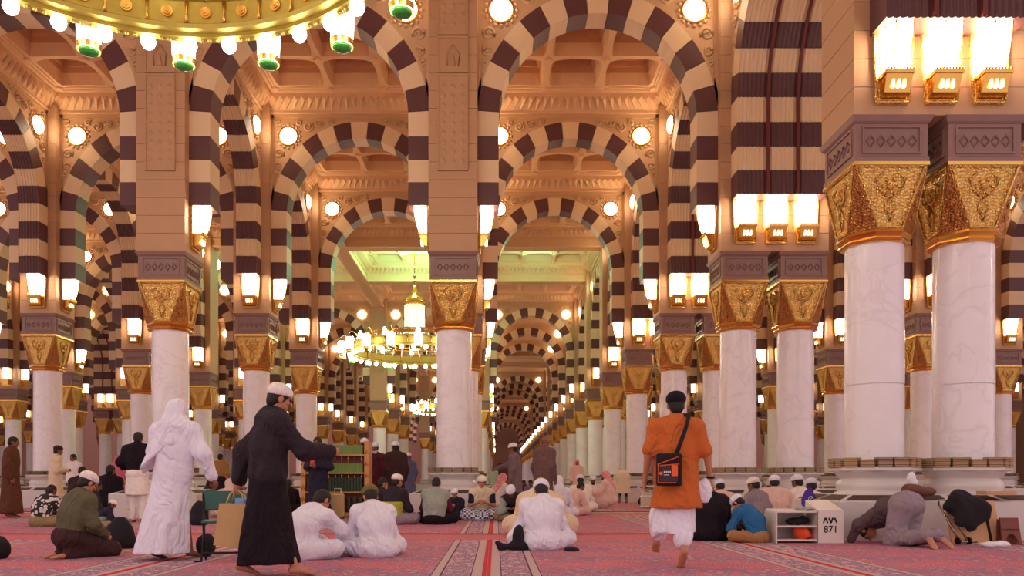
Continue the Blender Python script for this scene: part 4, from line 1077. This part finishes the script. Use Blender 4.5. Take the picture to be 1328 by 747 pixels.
person(700, 697, D(-5), 'sit', 'large pale figure bent low behind the front man in white', 'cream', 1.3, 'tan', wear=[('robe', 'cream', dict(g=.05, fold=.008))], lean=.85, nod=.5)
person(919, 702, D(-12), 'sit', 'person in loose black robe sitting behind the orange shirt walker', None, 1.02, 'brown', wear=[('robe', 'black', dict(g=.055, fold=.008))], head='hair', lean=.45, nod=.45)
P_bl = person(983, 705, D(38), 'sit', 'boy in blue long-sleeved shirt and white cap sitting cross-legged', 'white', .82, 'tan', wear=[('trousers', 'tan', dict(g=.02, leg=.35)), ('shirt', 'blue', dict(g=.034, fold=.007)), ], lean=.55, nod=.6, feet=True)
P_pr = person(1176, 709, D(20), 'prostrate', 'man in gray clothes prostrating with bare soles toward the viewer', None, 1.02, 'tan', wear=[('trousers', 'gray', dict(g=.05, leg=.98, fold=.007)), ('shirt', 'dark_gray', dict(g=.03, fold=.007))], head='hair', feet=True)
# ---- middle ground, seated
person(625, 675, D(180), 'sit', 'seated man in cream vest and plaid sarong looking at a phone, facing the viewer', 'warm_white', 1.02, 'tan', wear=[('trousers', 'plaid', dict(g=.06)), ('shirt', 'navy', dict(g=.02, sl=.7)), ('vest', 'cream', dict(g=.035))], lean=.1, nod=.3, J=dict(wrl=(-.06, .34, .38), wrr=(.06, .34, .38)))
person(591, 675, D(170), 'kneesup', 'small boy in navy reading a book with his knees up, white cap', 'white', .74, 'tan', wear=[('trousers', 'navy', dict(g=.025)), ('shirt', 'navy', dict(g=.03))], lean=.15, nod=.4, feet=True)
person(563, 681, D(-8), 'sit', 'man in pale gray hooded vest with maroon sleeves seen from behind', None, 1.02, 'tan', wear=[('trousers', 'black', dict(g=.03)), ('shirt', 'maroon', dict(g=.025)), ('vest', 'sage', dict(g=.045)), ], head='hair', lean=.25, nod=.35)
person(508, 681, D(-35), 'sit', 'man in white cap and dark jacket with lime green lower half', 'warm_white', 1.05, 'tan', wear=[('trousers', 'gray', dict(g=.03)), ('shirt', 'charcoal', dict(g=.03)), ('vest', 'lime', dict(g=.04, cut=[((0, 0, 1), .42)]))], lean=.2, nod=.2)
person(488, 676, D(-60), 'sit', 'dark-clothed bareheaded man sitting by the bookcase looking east', None, 1.0, 'tan', wear=[('robe', 'charcoal', {})], head='hair', lean=.2, nod=.2)
person(671, 677, D(160), 'sit', 'man leaning forward in dark vest and pale cap beside the front man', 'white', .98, 'brown', wear=[('trousers', 'khaki', dict(g=.03)), ('shirt', 'sage', dict(g=.03)), ('vest', 'charcoal', dict(g=.04))], lean=.6, nod=.6)
person(648, 666, D(-60), 'squat', 'squatting man with pink checked headscarf and pale robe', 'keffiyeh', 1.0, 'tan', wear=[('robe', 'warm_white', {})], head='scarf', lean=.3, nod=.1)
person(662, 662, D(0), 'sit', 'person with lilac blue back sitting behind the pink headscarf', None, 1.0, 'brown', wear=[('robe', 'lilac', {})], head='hair', lean=.5, nod=.4)
person(723, 672, D(-15), 'sit', 'person wrapped in white with white headscarf sitting past the front man', 'white', 1.05, 'tan', wear=[('robe', 'white', {})], head='scarf', lean=.2, nod=.2)
person(742, 669, D(-65), 'sit', 'black-haired man in pale shirt turned toward the white group', None, .95, 'brown', wear=[('robe', 'pinkish', {})], head='hair', lean=.35, nod=.4)
person(754, 664, D(0), 'sit', 'man in white thobe and white cap with his back turned in the aisle group', 'white', 1.12, 'brown', wear=[('robe', 'warm_white', {})], lean=.3, nod=.3)
person(768, 657, D(180), 'sit', 'bearded man with small white cap facing the viewer in the aisle group', 'white', 1.12, 'brown', wear=[('robe', 'warm_white', {})], lean=.2, nod=.3, beard='black')
person(787, 660, D(78), 'squat', 'squatting man in peach robe with red checked headscarf', 'keffiyeh', 1.08, 'brown', wear=[('robe', 'pinkish', dict(g=.045)), ('trousers', 'black', dict(g=.0, leg=.9))], head='scarf', lean=.2, nod=.1, beard='black')
person(940, 682, D(5), 'sit', 'man in pale pink thobe and white cap behind the black robe', 'white', .98, 'brown', wear=[('robe', 'pinkish', {})], lean=.35, nod=.3)
person(990, 686, D(35), 'sit', 'man in gray shirt with white patterned cap behind the boy in blue', 'warm_white', 1.0, 'brown', wear=[('robe', 'gray', {})], lean=.3, nod=.2)
person(1006, 682, D(-12), 'sit', 'broad man in pale pink robe and white cap behind the boy in blue', 'white', 1.03, 'brown', wear=[('robe', 'pinkish', dict(g=.05))], lean=.25, nod=.15)
person(1044, 680, D(30), 'sit', 'man in gray-white thobe and white cap behind the shoe rack', 'white', 1.05, 'brown', wear=[('robe', 'warm_white', {})], lean=.25, nod=.2)
person(1056, 690, D(-10), 'sit', 'man with white cap sitting close behind the purple cloth and the shoe rack', 'white', .98, 'brown', wear=[('robe', 'warm_white', {}), ], lean=.3, nod=.3)
person(1086, 683, D(80), 'sit', 'dark-haired man slumped behind the shoe rack among bags', None, .80, 'brown', wear=[('robe', 'pinkish', {})], head='hair', lean=.6, nod=.5)
person(1308, 683, D(60), 'sit', 'dark-clothed seated man past the outer plinth', None, .95, 'brown', wear=[('robe', 'taupe', {})], head='hair', lean=.4, nod=.3)
# ---- the crowd on the west side
person(52, 684, D(-15), 'sit', 'person in black and white patterned jacket behind the olive shirt', None, .90, 'brown', wear=[('trousers', 'khaki', dict(g=.04)), ('shirt', 'camo', dict(g=.04))], head='hair', lean=.4, nod=.4)
person(139, 668, D(-5), 'kneel', 'broad person in black kneeling tall beside the vest man', None, 1.18, 'brown', wear=[('robe', 'black', dict(g=.045))], head='hair', lean=.2, nod=.2)
person(104, 664, D(15), 'kneel', 'man in brown jacket kneeling among the west crowd', None, 1.2, 'brown', wear=[('robe', 'dark_brown', {})], head='hair', lean=.3, nod=.2)
person(129, 665, D(-80), 'kneel', 'person in coral pink shirt leaning with stretched arms', None, 1.1, 'tan', wear=[('robe', 'warm_white', {}), ('jacket', 'pink', dict(g=.04))], head='hair', lean=.5, nod=.2, J=dict(elr=(.2, .3, .72), wrr=(.2, .55, .72), ell=(-.2, .3, .7), wrl=(-.2, .55, .72)))
person(109, 680, D(-50), 'sit', 'dark-clothed bareheaded sitter behind the olive shirt shoulder', None, .98, 'brown', wear=[('robe', 'charcoal', {})], head='hair', lean=.3, nod=.3)
person(130, 686, D(-70), 'sit', 'small child in white cap and teal gray vest with khaki trousers', 'warm_white', .60, 'brown', wear=[('trousers', 'khaki', dict(g=.04)), ('shirt', 'navy', dict(g=.03)), ('vest', 'sage', dict(g=.05, cut=[((0, 0, 1), .36)]))], lean=.5, nod=.3)
person(300, 672, D(30), 'sit', 'person in pale pink sitting behind the jute bag', 'pinkish', 1.0, 'brown', wear=[('robe', 'pinkish', {})], head='scarf', lean=.3)
# ---- standing in the middle and far ground
person(14, 672, D(-70), 'stand', 'standing man in long brown robe at the west edge', None, 1.06, 'brown', wear=[('robe', 'brown', dict(g=.04))], head='hair', lean=.1)
P_ve = person(178, 678, D(2), 'stand', 'standing man in black jacket over long white shirt and white trousers', None, 1.05, 'brown', wear=[('trousers', 'warm_white', dict(g=.03, wide=1.2)), ('hem', 'warm_white', dict(hem=.52, rr=(.22, .19), g=.02)), ('jacket', 'black', dict(g=.045, cut=[((0, 0, -1), -.98)]))], head='hair', lean=.1, J=dict(elr=(.3, -.02, 1.14), wrr=(.3, .18, 1.0), ell=(-.3, -.02, 1.14), wrl=(-.3, .18, 1.0)))
P_rb = person(413, 675, D(172), 'stand', 'man in navy robe standing by the bookcase holding a small red book', 'charcoal', 1.02, 'brown', wear=[('robe', 'navy', {})], head='hair', lean=.1, J=dict(wrr=(.06, .26, 1.14), wrl=(-.06, .26, 1.12)))
person(285, 657, D(0), 'stand', 'distant man in tan jacket and dark trousers walking away', None, 1.0, 'brown', wear=[('trousers', 'navy', {}), ('jacket', 'tan', dict(g=.04, cut=[((0, 0, -1), -.8)]))], head='hair')
person(72, 666, D(-50), 'stand', 'man in beige robe and dark hat standing before the west plinth', 'dark_brown', 1.0, 'brown', wear=[('robe', 'cream', {})], J=dict(wrr=(.06, .26, 1.1), wrl=(-.06, .26, 1.1)))
person(97, 660, D(160), 'stand', 'distant man in white shirt standing in the west crowd', None, .95, 'brown', wear=[('robe', 'warm_white', {})], head='hair')
person(153, 660, D(10), 'stand', 'person wrapped in a pink shawl behind the vest man', 'pink', .93, 'brown', wear=[('robe', 'pink', {})], head='scarf')
person(487, 668, D(178), 'stand', 'old man in maroon robe with white cap and white beard, facing the viewer', 'white', 1.02, 'brown', wear=[('robe', 'maroon', {}), ('vest', 'dark_brown', {})], beard='white')
person(514, 670, D(40), 'stand', 'man in dark brown cloak and white cap talking beside the bookcase', 'white', 1.01, 'brown', wear=[('robe', 'dark_brown', dict(g=.05))], lean=.1)
person(531, 657.5, D(150), 'stand', 'distant man in blue gray robe and white cap', 'white', 1.0, 'brown', wear=[('robe', 'bluegray', {})])
person(472, 664, D(0), 'stand', 'man in white cap standing behind the bookcase, only his head showing', 'white', 1.14, 'brown', wear=[('robe', 'dark_brown', {})])
person(668, 669, D(75), 'walk', 'man in gray robe striding west in the aisle with one arm out', 'warm_white', 1.0, 'brown', wear=[('robe', 'grayrobe', {})], J=dict(elr=(.22, .26, 1.2), wrr=(.2, .5, 1.12), anl=(-.1, .2, .08), anr=(.1, -.2, .1)))
person(705, 676, D(-45), 'walk', 'bald man in taupe robe standing tall in the aisle', None, 1.03, 'brown', wear=[('robe', 'taupe', {})], head='none')
person(748, 651, D(178), 'stand', 'distant man in pale pink robe with checked headscarf in the aisle', 'keffiyeh', .98, 'brown', wear=[('robe', 'pinkish', {})], head='scarf')
person(640, 642.5, D(0), 'stand', 'very distant man in gray robe far down the aisle', None, 1.0, 'brown', wear=[('robe', 'sage', {})], head='hair')
person(808, 653, D(-4), 'bow', 'man in cream robe bowing from the waist by the colonnade', 'cream', 1.08, 'brown', wear=[('robe', 'cream', dict(hem=.34, rr=(.25, .2), g=.05)), ('trousers', 'black', dict(g=.0))])
# far seated heads down the aisle and behind
far_set = [(372, 'black', 20), (652, 'dark_brown', 30), (660, 'charcoal', 34), (684, 'maroon', 36), (690, 'lilac', 30), (600, 'charcoal', 24), (835, 'charcoal', 27), (262, 'charcoal', 19)]
for i, (px, c, Y) in enumerate(far_set):
    nm = ('by the black jacket walker', 'down the aisle, nearest of the far sitters', 'down the aisle behind the gray robe', 'down the aisle in maroon', 'down the aisle in lilac', 'beside the central plinth', 'beside the third column pair', 'past the white robe walker', 'by the west plinth')[i]
    person(px, 0, D(40*i), 'sit', 'small distant seated figure '+nm, None, 1.0, 'brown', wear=[('robe', c, {})], head='hair', Yd=Y, lean=.3)

# ---------------------------------------------------------------- things carried and left on the floor
def world(p, loc): return place_on(p, loc)
# shoulder bag on the orange shirt
b = tag(empty('shoulder_bag', place_on(P_or, (-.09, -.235, .80)), D(-8)), 'black shoulder bag with orange trim and small white print on the orange shirt', 'bag')
m = M(); m.box(-.115, .115, -.06, .05, .0, .30); body = obj('bag_body', m.mesh('bag_body', black_cloth), b)
bv = body.modifiers.new('b', 'BEVEL'); bv.width = .02; bv.segments = 3
m = M(); m.box(-.095, .075, -.075, -.055, .03, .20); fp = obj('front_pocket', m.mesh('front_pocket', mat('bag_dark', rgb(44, 36, 46), .6)), b); bv = fp.modifiers.new('b', 'BEVEL'); bv.width = .008
tr_m = mat('bag_orange', rgb(240, 96, 40), .6, var=.05)
m = M(); m.tube([(-.10, -.074, .03), (-.10, -.074, .20), (.08, -.074, .265), (.085, -.074, .20), (-.085, -.076, .185)], .006, 4); m.box(.02, .075, -.079, -.07, .09, .19); m.box(-.10, .06, -.078, -.07, .025, .033); obj('orange_trim', m.mesh('orange_trim', tr_m), b)
m = M(); m.lathe([(.016, 0), (.016, .004)], 12); q = obj('round_mark', m.mesh('round_mark', tr_m), b); q.location = (-.075, -.076, .115); q.rotation_euler = (math.pi/2, 0, 0)
wh = mat('print_white', rgb(220, 216, 220), .6, var=0)
m = M()
for i, (x0, x1) in enumerate(((-.05, -.034), (-.03, -.018), (-.014, -.002), (.002, .012))): m.box(x0, x1, -.0772, -.0755, .118, .136)
m.box(-.05, .0, -.0772, -.0755, .098, .104); obj('small_print', m.mesh('small_print', wh), b)
m = M()
pts = [(.07, -.02, .30), (.10, .0, .38), (.16, .045, .54), (.195, .11, .66), (.16, .22, .67)]
m.tube(pts, .02, 6); obj('strap', m.mesh('strap', black_cloth), b)
m = M(); m.lathe([(.038, -.012), (.041, 0), (.038, .012)], 14, cap=False); wp = P_or[1]['wrr']*P_or[2]; q = tag(obj('wrist_band', m.mesh('wrist_band', black_cloth), None, place_on(P_or, tuple(P_or[1]['wrr']+V3(0, 0, .02)))), 'dark wrist band on the orange shirt walker', 'bracelet')
me = fig_mesh([ell((0, 0, 0), (.085, .05, .11)), ell((.03, .01, .05), (.05, .04, .07))], .012, 'crumpled_hat', cloth_m('white', (0, 0, 0)), .03, .008)
tag(obj('crumpled_hat', me, None, place_on(P_or, (.27, .03, .745))), 'crumpled white cap held in the orange shirt walker hand', 'cap')
# jute bag of the black jacket man
hand_p = place_on(P_bk, tuple(P_bk[1]['wrl']+V3(0, -.01, -.10)))
b = tag(empty('jute_bag', hand_p, D(-12)), 'beige jute shopping bag with a blue packet inside, held by the black jacket walker', 'bag')
m = M(); m.add([(-.20, -.05, -.46), (.12, -.05, -.49), (.12, .06, -.49), (-.20, .06, -.46), (-.13, -.07, -.10), (.15, -.07, -.10), (.15, .07, -.10), (-.13, .07, -.10)], [(0, 1, 5, 4), (1, 2, 6, 5), (2, 3, 7, 6), (3, 0, 4, 7), (3, 2, 1, 0)]); q = obj('bag_body', m.mesh('bag_body', burlap), b)
so = q.modifiers.new('s', 'SOLIDIFY'); so.thickness = .006; 
for s_ in (-.05, .05):
    m = M(); m.tube([(-.08, s_, -.12), (-.05, s_*.6, -.02), (0, s_*.1, .02), (.06, s_*.6, -.02), (.10, s_, -.12)], .010, 5); obj('handle', m.mesh('handle', burlap), b)
m = M(); m.box(.0, .13, -.04, .05, -.22, -.055); obj('blue_packet', m.mesh('blue_packet', mat('blue_packet', rgb(110, 160, 220), .4)), b)
# black backpack
Y = 9.5; me = fig_mesh([ell((0, 0, .17), (.17, .10, .20)), ell((.0, -.07, .12), (.13, .06, .11)), ell((0, 0, .08), (.18, .11, .10)), caps((-.03, 0, .36), (.03, 0, .36), .018, .018)], .014, 'backpack', black_cloth, .05, .004, floor=True)
q = tag(obj('backpack', me, None, (at(156, Y), Y, 0)), 'black backpack standing on the carpet beside the kneeling man', 'backpack')
m = M(); m.tube([(.14, .02, .05), (.24, -.02, .02), (.28, -.04, .015)], .012, 5); obj('strap', m.mesh('strap', black_cloth), q)
m = M(); m.box(-.03, .03, -.015, .015, 0.016, .035); tag(obj('yellow_tag', m.mesh('yellow_tag', mat('yellow', rgb(230, 210, 60), .5)), None, (at(165, 9.0), 9.0, 0)), 'small yellow packet on the carpet before the backpack', 'packet')
me = fig_mesh([ell((0, 0, .12), (.13, .12, .13)), caps((0, 0, .1), (-.12, .05, .08), .09, .07)], .016, 'black_bag', black_cloth, .05, .006, floor=True)
tag(obj('black_bag', me, None, (at(-4, 8.2), 8.2, 0)), 'dark bundle at the west edge in front', 'bag')
# black coat beside the central man
me = fig_mesh([ell((-.02, 0, .16), (.07, .07, .16)), caps((-.02, -.02, .06), (-.22, -.05, .05), .05, .035), caps((-.2, -.05, .05), (-.26, -.06, .1), .03, .025), ell((.06, .0, .06), (.12, .08, .06))], .014, 'black_coat', black_cloth, .05, .007, floor=True)
tag(obj('black_coat', me, None, (at(674, 9.25), 9.25, 0)), 'black coat heaped beside the front man in white', 'coat')
me = fig_mesh([ell((0, 0, .03), (.09, .06, .035))], .012, 'black_shoe', black_cloth, .05, .003, floor=True)
tag(obj('black_sandals', me, None, (at(742, 9.1), 9.1, 0)), 'black footwear beside the front man in white', 'shoes')
# folding chair held by the man in white
Y = 8.0; q = tag(empty('folding_chair', (at(288, Y), Y, 0), D(15)), 'small black folding chair with green seat behind the white robe walker', 'chair')
m = M()
for pts in ([(-.19, .12, .70), (-.17, -.02, .30), (-.19, -.10, .02), (-.26, -.10, .02)], [(.19, .12, .70), (.17, -.02, .30), (.19, -.10, .02), (.22, -.1, .02)], [(-.17, -.12, .42), (-.17, .16, .02)], [(.17, -.12, .42), (.17, .16, .02)], [(-.19, -.08, .1), (.19, -.08, .1)]): m.tube(pts, .012, 6)
obj('frame', m.mesh('frame', black_metal), q)
m = M(); m.box(-.19, .19, -.14, .16, .40, .425); s1 = obj('seat', m.mesh('seat', mat('teal_seat', rgb(40, 96, 84), .3)), q); s1.modifiers.new('b', 'BEVEL').width = .01
m = M(); m.box(-.19, .19, .105, .13, .52, .72); s1 = obj('backrest', m.mesh('backrest', mat('teal_seat', rgb(40, 96, 84), .3)), q); s1.modifiers.new('b', 'BEVEL').width = .02
me = fig_mesh([ell((0, 0, .13), (.10, .12, .13))], .016, 'bag', black_cloth, .05, .004, floor=True); tag(obj('black_pouch', me, None, (at(267, 8.5), 8.5, 0)), 'round black bag on the carpet beside the folding chair', 'bag')
me = fig_mesh([ell((0, 0, .22), (.16, .14, .24)), ell((0, -.05, .1), (.17, .14, .12))], .02, 'bag', black_cloth, .05, .004, floor=True); tag(obj('black_suitcase', me, None, (at(259, 14.5), 14.5, 0)), 'tall black bag standing behind the white robe walker', 'bag')

# bookcase with green books, seen at its end
Yb = 17.6; xc = at(437, Yb); q = tag(empty('bookcase', (xc, Yb, 0)), 'open gilt wooden bookcase full of green books beside the central column', 'bookcase')
W = .70
for s_, nm in ((-1, 'end_panel'), (1, 'end_panel')):
    m = M(); m.box(s_*W-.05, s_*W+.05, -.24, .24, 0, 1.66); m.box(s_*W-.06, s_*W+.06, -.26, .26, 1.66, 1.70)
    for i in range(6):
        for y in (-.25,): m.lathe([(.0, 0), (.035, .01), (.0, .02)], 6) if 0 else None
        m.tube([(s_*W-.03, -.245, .12+.26*i), (s_*W, -.262, .22+.26*i), (s_*W+.03, -.245, .12+.26*i)], .012, 4)
    obj(nm, m.mesh(nm, gold_wood), q)
shz = [.10, .56, .98, 1.38]
for z in shz:
    m = M(); m.box(-W+.05, W-.05, -.22, .22, z, z+.03); obj('shelf', m.mesh('shelf', gold_wood), q)
m = M(); m.box(-W+.05, W-.05, -.01, .01, .1, 1.6); obj('back_panel', m.mesh('back_panel', wood), q)
m = M()
for z0, z1 in ((1.22, 1.38), (.82, .98)):
    for i in range(9): m.tube([(-W+.12+.145*i, -.20, z0), (-W+.12+.145*i, -.20, z1)], .008, 4)
obj('rail_bars', m.mesh('rail_bars', gold_s), q).__setitem__('kind', 'stuff')
bw = .078; bmz = {}
def upbook(w_, hh_, mt):
    m = M(); m.cur = 0; m.box(0, w_-.004, -.09, .07, 0, hh_); m.cur = 1; m.box(.004, w_-.008, -.085, .072, hh_, hh_+.001); return m.mesh('book', [mt, page_m])
ORDB = ['first', 'second', 'third', 'fourth', 'fifth', 'sixth', 'seventh', 'eighth', 'ninth', 'tenth', 'eleventh', 'twelfth', 'thirteenth', 'fourteenth', 'fifteenth', 'sixteenth', 'seventeenth', 'eighteenth']
UB = {'g': upbook(bw, .20, green_book), 'd': upbook(bw*.8, .32, dgreen_book)}
for z, key, n, lab in ((1.41, 'g', 16, 'upper'), (1.01, 'g', 16, 'middle'), (.59, 'd', 18, 'lower')):
    for i in range(n):
        x = -W+.07+i*(1.24/n)
        tag(obj('book', UB[key], None, (xc+x, Yb-.10, z)), '%s book, %s from west end, %s shelf of the gilt bookcase' % ('green' if key == 'g' else 'dark green', ORDB[i], lab), 'book', '%s books on the %s shelf' % ('green' if key == 'g' else 'dark green', lab))
for i in range(10):
    x = -W+.1+i*.125; tag(obj('book', UB['d'], None, (xc+x, Yb-.10, .13)), 'dark book, %s from west end, bottom shelf of the gilt bookcase' % ORDB[i], 'book', 'dark books on the bottom shelf')
Y = 17.0; m = M(); m.box(-.16, .16, -.11, .11, .03, .56); o = obj('suitcase', m.mesh('suitcase', mat('beige_case', rgb(196, 168, 120), .5)), None, (at(437, Y), Y, 0)); o.modifiers.new('b', 'BEVEL').width = .04; tag(o, 'beige suitcase standing in front of the bookcase', 'suitcase')
m = M(); m.tube([(-.07, .08, .53), (-.07, .08, .66), (.07, .08, .66), (.07, .08, .53)], .01, 5); obj('handle', m.mesh('handle', plastic_w), o)
for s_ in (-.12, .12):
    m = M(); m.sphere((s_, 0, .035), .033, 6); obj('wheel', m.mesh('wheel', black_metal), o)
# low open stand with papers east of the central plinth
Y = 23.5; o = tag(empty('low_shelf', (at(848, Y), Y, 0)), 'small white open shelf stand beside the bowing man', 'shelf')
for z in (.05, .35, .65):
    m = M(); m.box(-.38, .30, -.2, .2, z, z+.04); obj('shelf', m.mesh('shelf', white_paint), o)
m = M(); m.box(.0, .38, -.24, -.2, .0, .8); obj('end_panel', m.mesh('end_panel', white_paint), o)

# ---- by the nearest plinth
YR = 10.25; x0 = at(1060, YR)
me = fig_mesh([ell((0, 0, .07), (.10, .09, .08)), ell((.05, 0, .03), (.08, .08, .04)), ell((-.06, 0, .09), (.06, .06, .06))], .014, 'orange_bag', orange_cloth, .03, .012)
tag(obj('orange_bag', me, None, (x0-.14, YR+.14, .075)), 'crumpled bright orange bag in the shoe rack', 'bag')
me = fig_mesh([ell((0, 0, .045), (.15, .07, .05)), ell((.09, 0, .07), (.06, .06, .05))], .014, 'dark_shoes', black_cloth, .03, .006)
tag(obj('dark_shoes', me, None, (x0-.2, YR+.18, .245)), 'pair of dark shoes on the middle shelf of the shoe rack', 'shoes')
me = fig_mesh([ell((0, 0, .02), (.13, .09, .025))], .014, 'cloth', cloth_m('sage', (0, 0, 0)), .03, .006)
tag(obj('folded_cloth', me, None, (x0-.08, YR+.2, .435)), 'gray folded cloth on top of the shoe rack', 'cloth')
# things leaning on the plinth
YP = 10.2
o = tag(empty('folding_screen_board', (at(1262, YP), YP, 0.016), D(-6)), 'tan board panel with dark strap leaning on the plinth', 'board')
m = M(); m.add([(-.33, -.16, 0), (.16, -.12, 0), (.12, .02, .55), (-.36, -.02, .52), (-.33, -.14, 0), (.16, -.10, 0), (.12, .04, .55), (-.36, .0, .52)], [(0, 1, 2, 3), (5, 4, 7, 6), (0, 4, 5, 1), (3, 2, 6, 7), (1, 5, 6, 2), (0, 3, 7, 4)]); obj('front_board', m.mesh('front_board', tan_board), o)
m = M(); m.add([(.18, -.10, 0), (.34, -.06, 0), (.28, .06, .55), (.14, .04, .55), (.18, -.08, 0), (.34, -.04, 0), (.28, .08, .55), (.14, .06, .55)], [(0, 1, 2, 3), (5, 4, 7, 6), (3, 2, 6, 7), (1, 5, 6, 2), (0, 3, 7, 4)]); obj('side_board', m.mesh('side_board', tan_board), o)
m = M(); m.tube([(.17, -.125, .0), (.13, .02, .56)], .018, 5); obj('strap', m.mesh('strap', black_cloth), o)
o = tag(empty('luggage_trolley', (at(1226, YP-.1), YP-.1, 0.016), D(10)), 'chrome folding luggage trolley behind the tan board', 'trolley')
m = M(); m.tube([(0, .12, .50), (-.01, .10, .56), (.10, .10, .56), (.11, .10, .48)], .014, 6); m.tube([(0, .12, .5), (.10, -.12, .05)], .014, 6); m.tube([(.11, .12, .5), (.22, -.12, .05)], .014, 6); m.tube([(.1, -.12, .04), (.34, -.14, .03)], .012, 5); obj('frame', m.mesh('frame', steel), o)
for s_ in (.08, .24):
    m = M(); m.lathe([(.045, -.012), (.045, .012)], 14); w_ = obj('wheel', m.mesh('wheel', black_metal), o); w_.location = (s_, -.12, .046); w_.rotation_euler = (0, math.pi/2, 0)
me = fig_mesh([ell((0, 0, .38), (.24, .12, .14)), ell((-.08, -.02, .47), (.12, .1, .12)), caps((.1, -.05, .4), (.22, -.1, .36), .08, .06), ell((.0, -.10, .24), (.20, .05, .16)), ell((.14, -.1, .30), (.10, .05, .12)), caps((-.12, 0, .44), (-.24, -.03, .36), .06, .03)], .015, 'coat', black_cloth, .05, .010)
tag(obj('draped_coat', me, None, (at(1250, YP-.12), YP-.12, .13)), 'black coat draped over the tan board and trolley', 'coat')
me = fig_mesh([ell((0, 0, .035), (.17, .05, .035)), ell((.1, 0, .04), (.07, .05, .04))], .012, 'plastic_bag', plastic_w, .04, .007, floor=True)
tag(obj('plastic_bag', me, None, (at(1287, 9.6), 9.6, 0.014)), 'white rolled plastic bag on the carpet before the tan board', 'bag')
# wooden book stands
for (px, lab, w_, rz) in ((1309, 'dark wooden folding book stand with carved notch beside the tan board', .25, 0), (1345, 'dark wooden folding book stand at the east edge', .25, .1)):
    Yq = 10.0; o = tag(empty('book_stand', (at(px, Yq), Yq, .016), rz), lab, 'book stand', 'wooden book stands')
    m = M(); hw = w_/2; pl = [(-hw, 0), (-hw+.035, 0), (-.06, .09), (-.03, .13), (.03, .13), (.06, .09), (hw-.035, 0), (hw, 0), (hw-.01, .34), (-hw+.01, .34)]
    for y in (0, .02): m.face([(x, y-.06+z*.2, z) for x, z in (pl if y else pl[::-1])])
    for i in range(len(pl)):
        a, c = pl[i], pl[(i+1) % len(pl)]; m.face([(a[0], -.06+a[1]*.2, a[1]), (c[0], -.06+c[1]*.2, c[1]), (c[0], -.04+c[1]*.2, c[1]), (a[0], -.04+a[1]*.2, a[1])])
    obj('front_leaf', m.mesh('front_leaf', wood), o)
    m2 = M(); m2.box(-hw, hw, .04, .06, 0, .32); obj('rear_leaf', m2.mesh('rear_leaf', wood), o)
    m3 = M()
    for i in range(5): m3.tube([(-.08+.04*i-.012, -.03, .19), (-.08+.04*i, -.035, .205), (-.08+.04*i+.012, -.03, .19)], .005, 4)
    obj('carved_row', m3.mesh('carved_row', wood), o)
# bundles on the plinth
ztop = Z(-.17)*S
for (px, Yq, prims, mt, nm, lab, cat) in (
    (1190, 10.62, [ell((0, 0, .07), (.20, .12, .07)), ell((-.08, 0, .10), (.12, .1, .07)), ell((.1, 0, .06), (.12, .08, .05))], brown_cloth, 'cloth_bundle', 'brown folded cloth bundle on the plinth between the two big columns', 'cloth'),
    (1181, 10.66, [ell((0, 0, .24), (.06, .05, .09)), ell((.04, 0, .18), (.06, .05, .05))], plastic_w, 'white_bag', 'small white plastic bag on top of the brown cloth bundle', 'bag')):
    me = fig_mesh(prims, .013, nm, mt, .03, .008); tag(obj(nm, me, None, (at(px, Yq), Yq, ztop-.02)), lab, cat)
m = M(); m.box(-.2, .2, -.12, .12, 0, .05); m.box(-.17, .17, -.125, -.12, .01, .03); tag(obj('wooden_tray', m.mesh('wooden_tray', tan_board), None, (at(1292, 10.75), 10.75, ztop)), 'flat tan box lying on the plinth above the board', 'box')
m = M(); m.box(-.04, .04, -.005, .005, -.06, .06); tag(obj('red_book', m.mesh('red_book', mat('red_cover', rgb(220, 60, 50), .5)), None, place_on(P_rb, (.0, .34, 1.16))), 'small red book held by the navy robe man', 'book')
me = fig_mesh([ell((0, 0, .06), (.2, .15, .09)), ell((.15, 0, .06), (.14, .12, .08)), ell((-.1, .05, .12), (.12, .1, .1))], .02, 'bag', black_cloth, .04, .01, floor=True)
tag(obj('bag_heap', me, None, (at(1088, 12.3), 12.3, 0)), 'dark bags heaped behind the shoe rack', 'bag')

Y = 11.7; xq = at(1050, Y); me = fig_mesh([ell((0, 0, 0), (.085, .035, .14)), ell((-.01, 0, -.08), (.10, .035, .08))], .01, 'purple_cloth', cloth_m('purple', (0, 0, 0)), .04, .005)
q = tag(obj('purple_cloth', me, None, (xq, Y, .585)), 'purple cloth with white ring emblem hanging behind the shoe rack', 'cloth')
m = M(); m.tube([(.035*math.cos(a*math.pi/8), -.045, -.03+.04*math.sin(a*math.pi/8)) for a in range(17)], .005, 4); m.tube([(.02, -.047, -.01), (-.005, -.047, -.03), (.01, -.047, -.055)], .005, 4); obj('ring_emblem', m.mesh('ring_emblem', plastic_w), q)
m = M(); m.box(-.012, .012, -.01, .01, -.585, -.08); obj('hanging_rod', m.mesh('hanging_rod', steel), q)
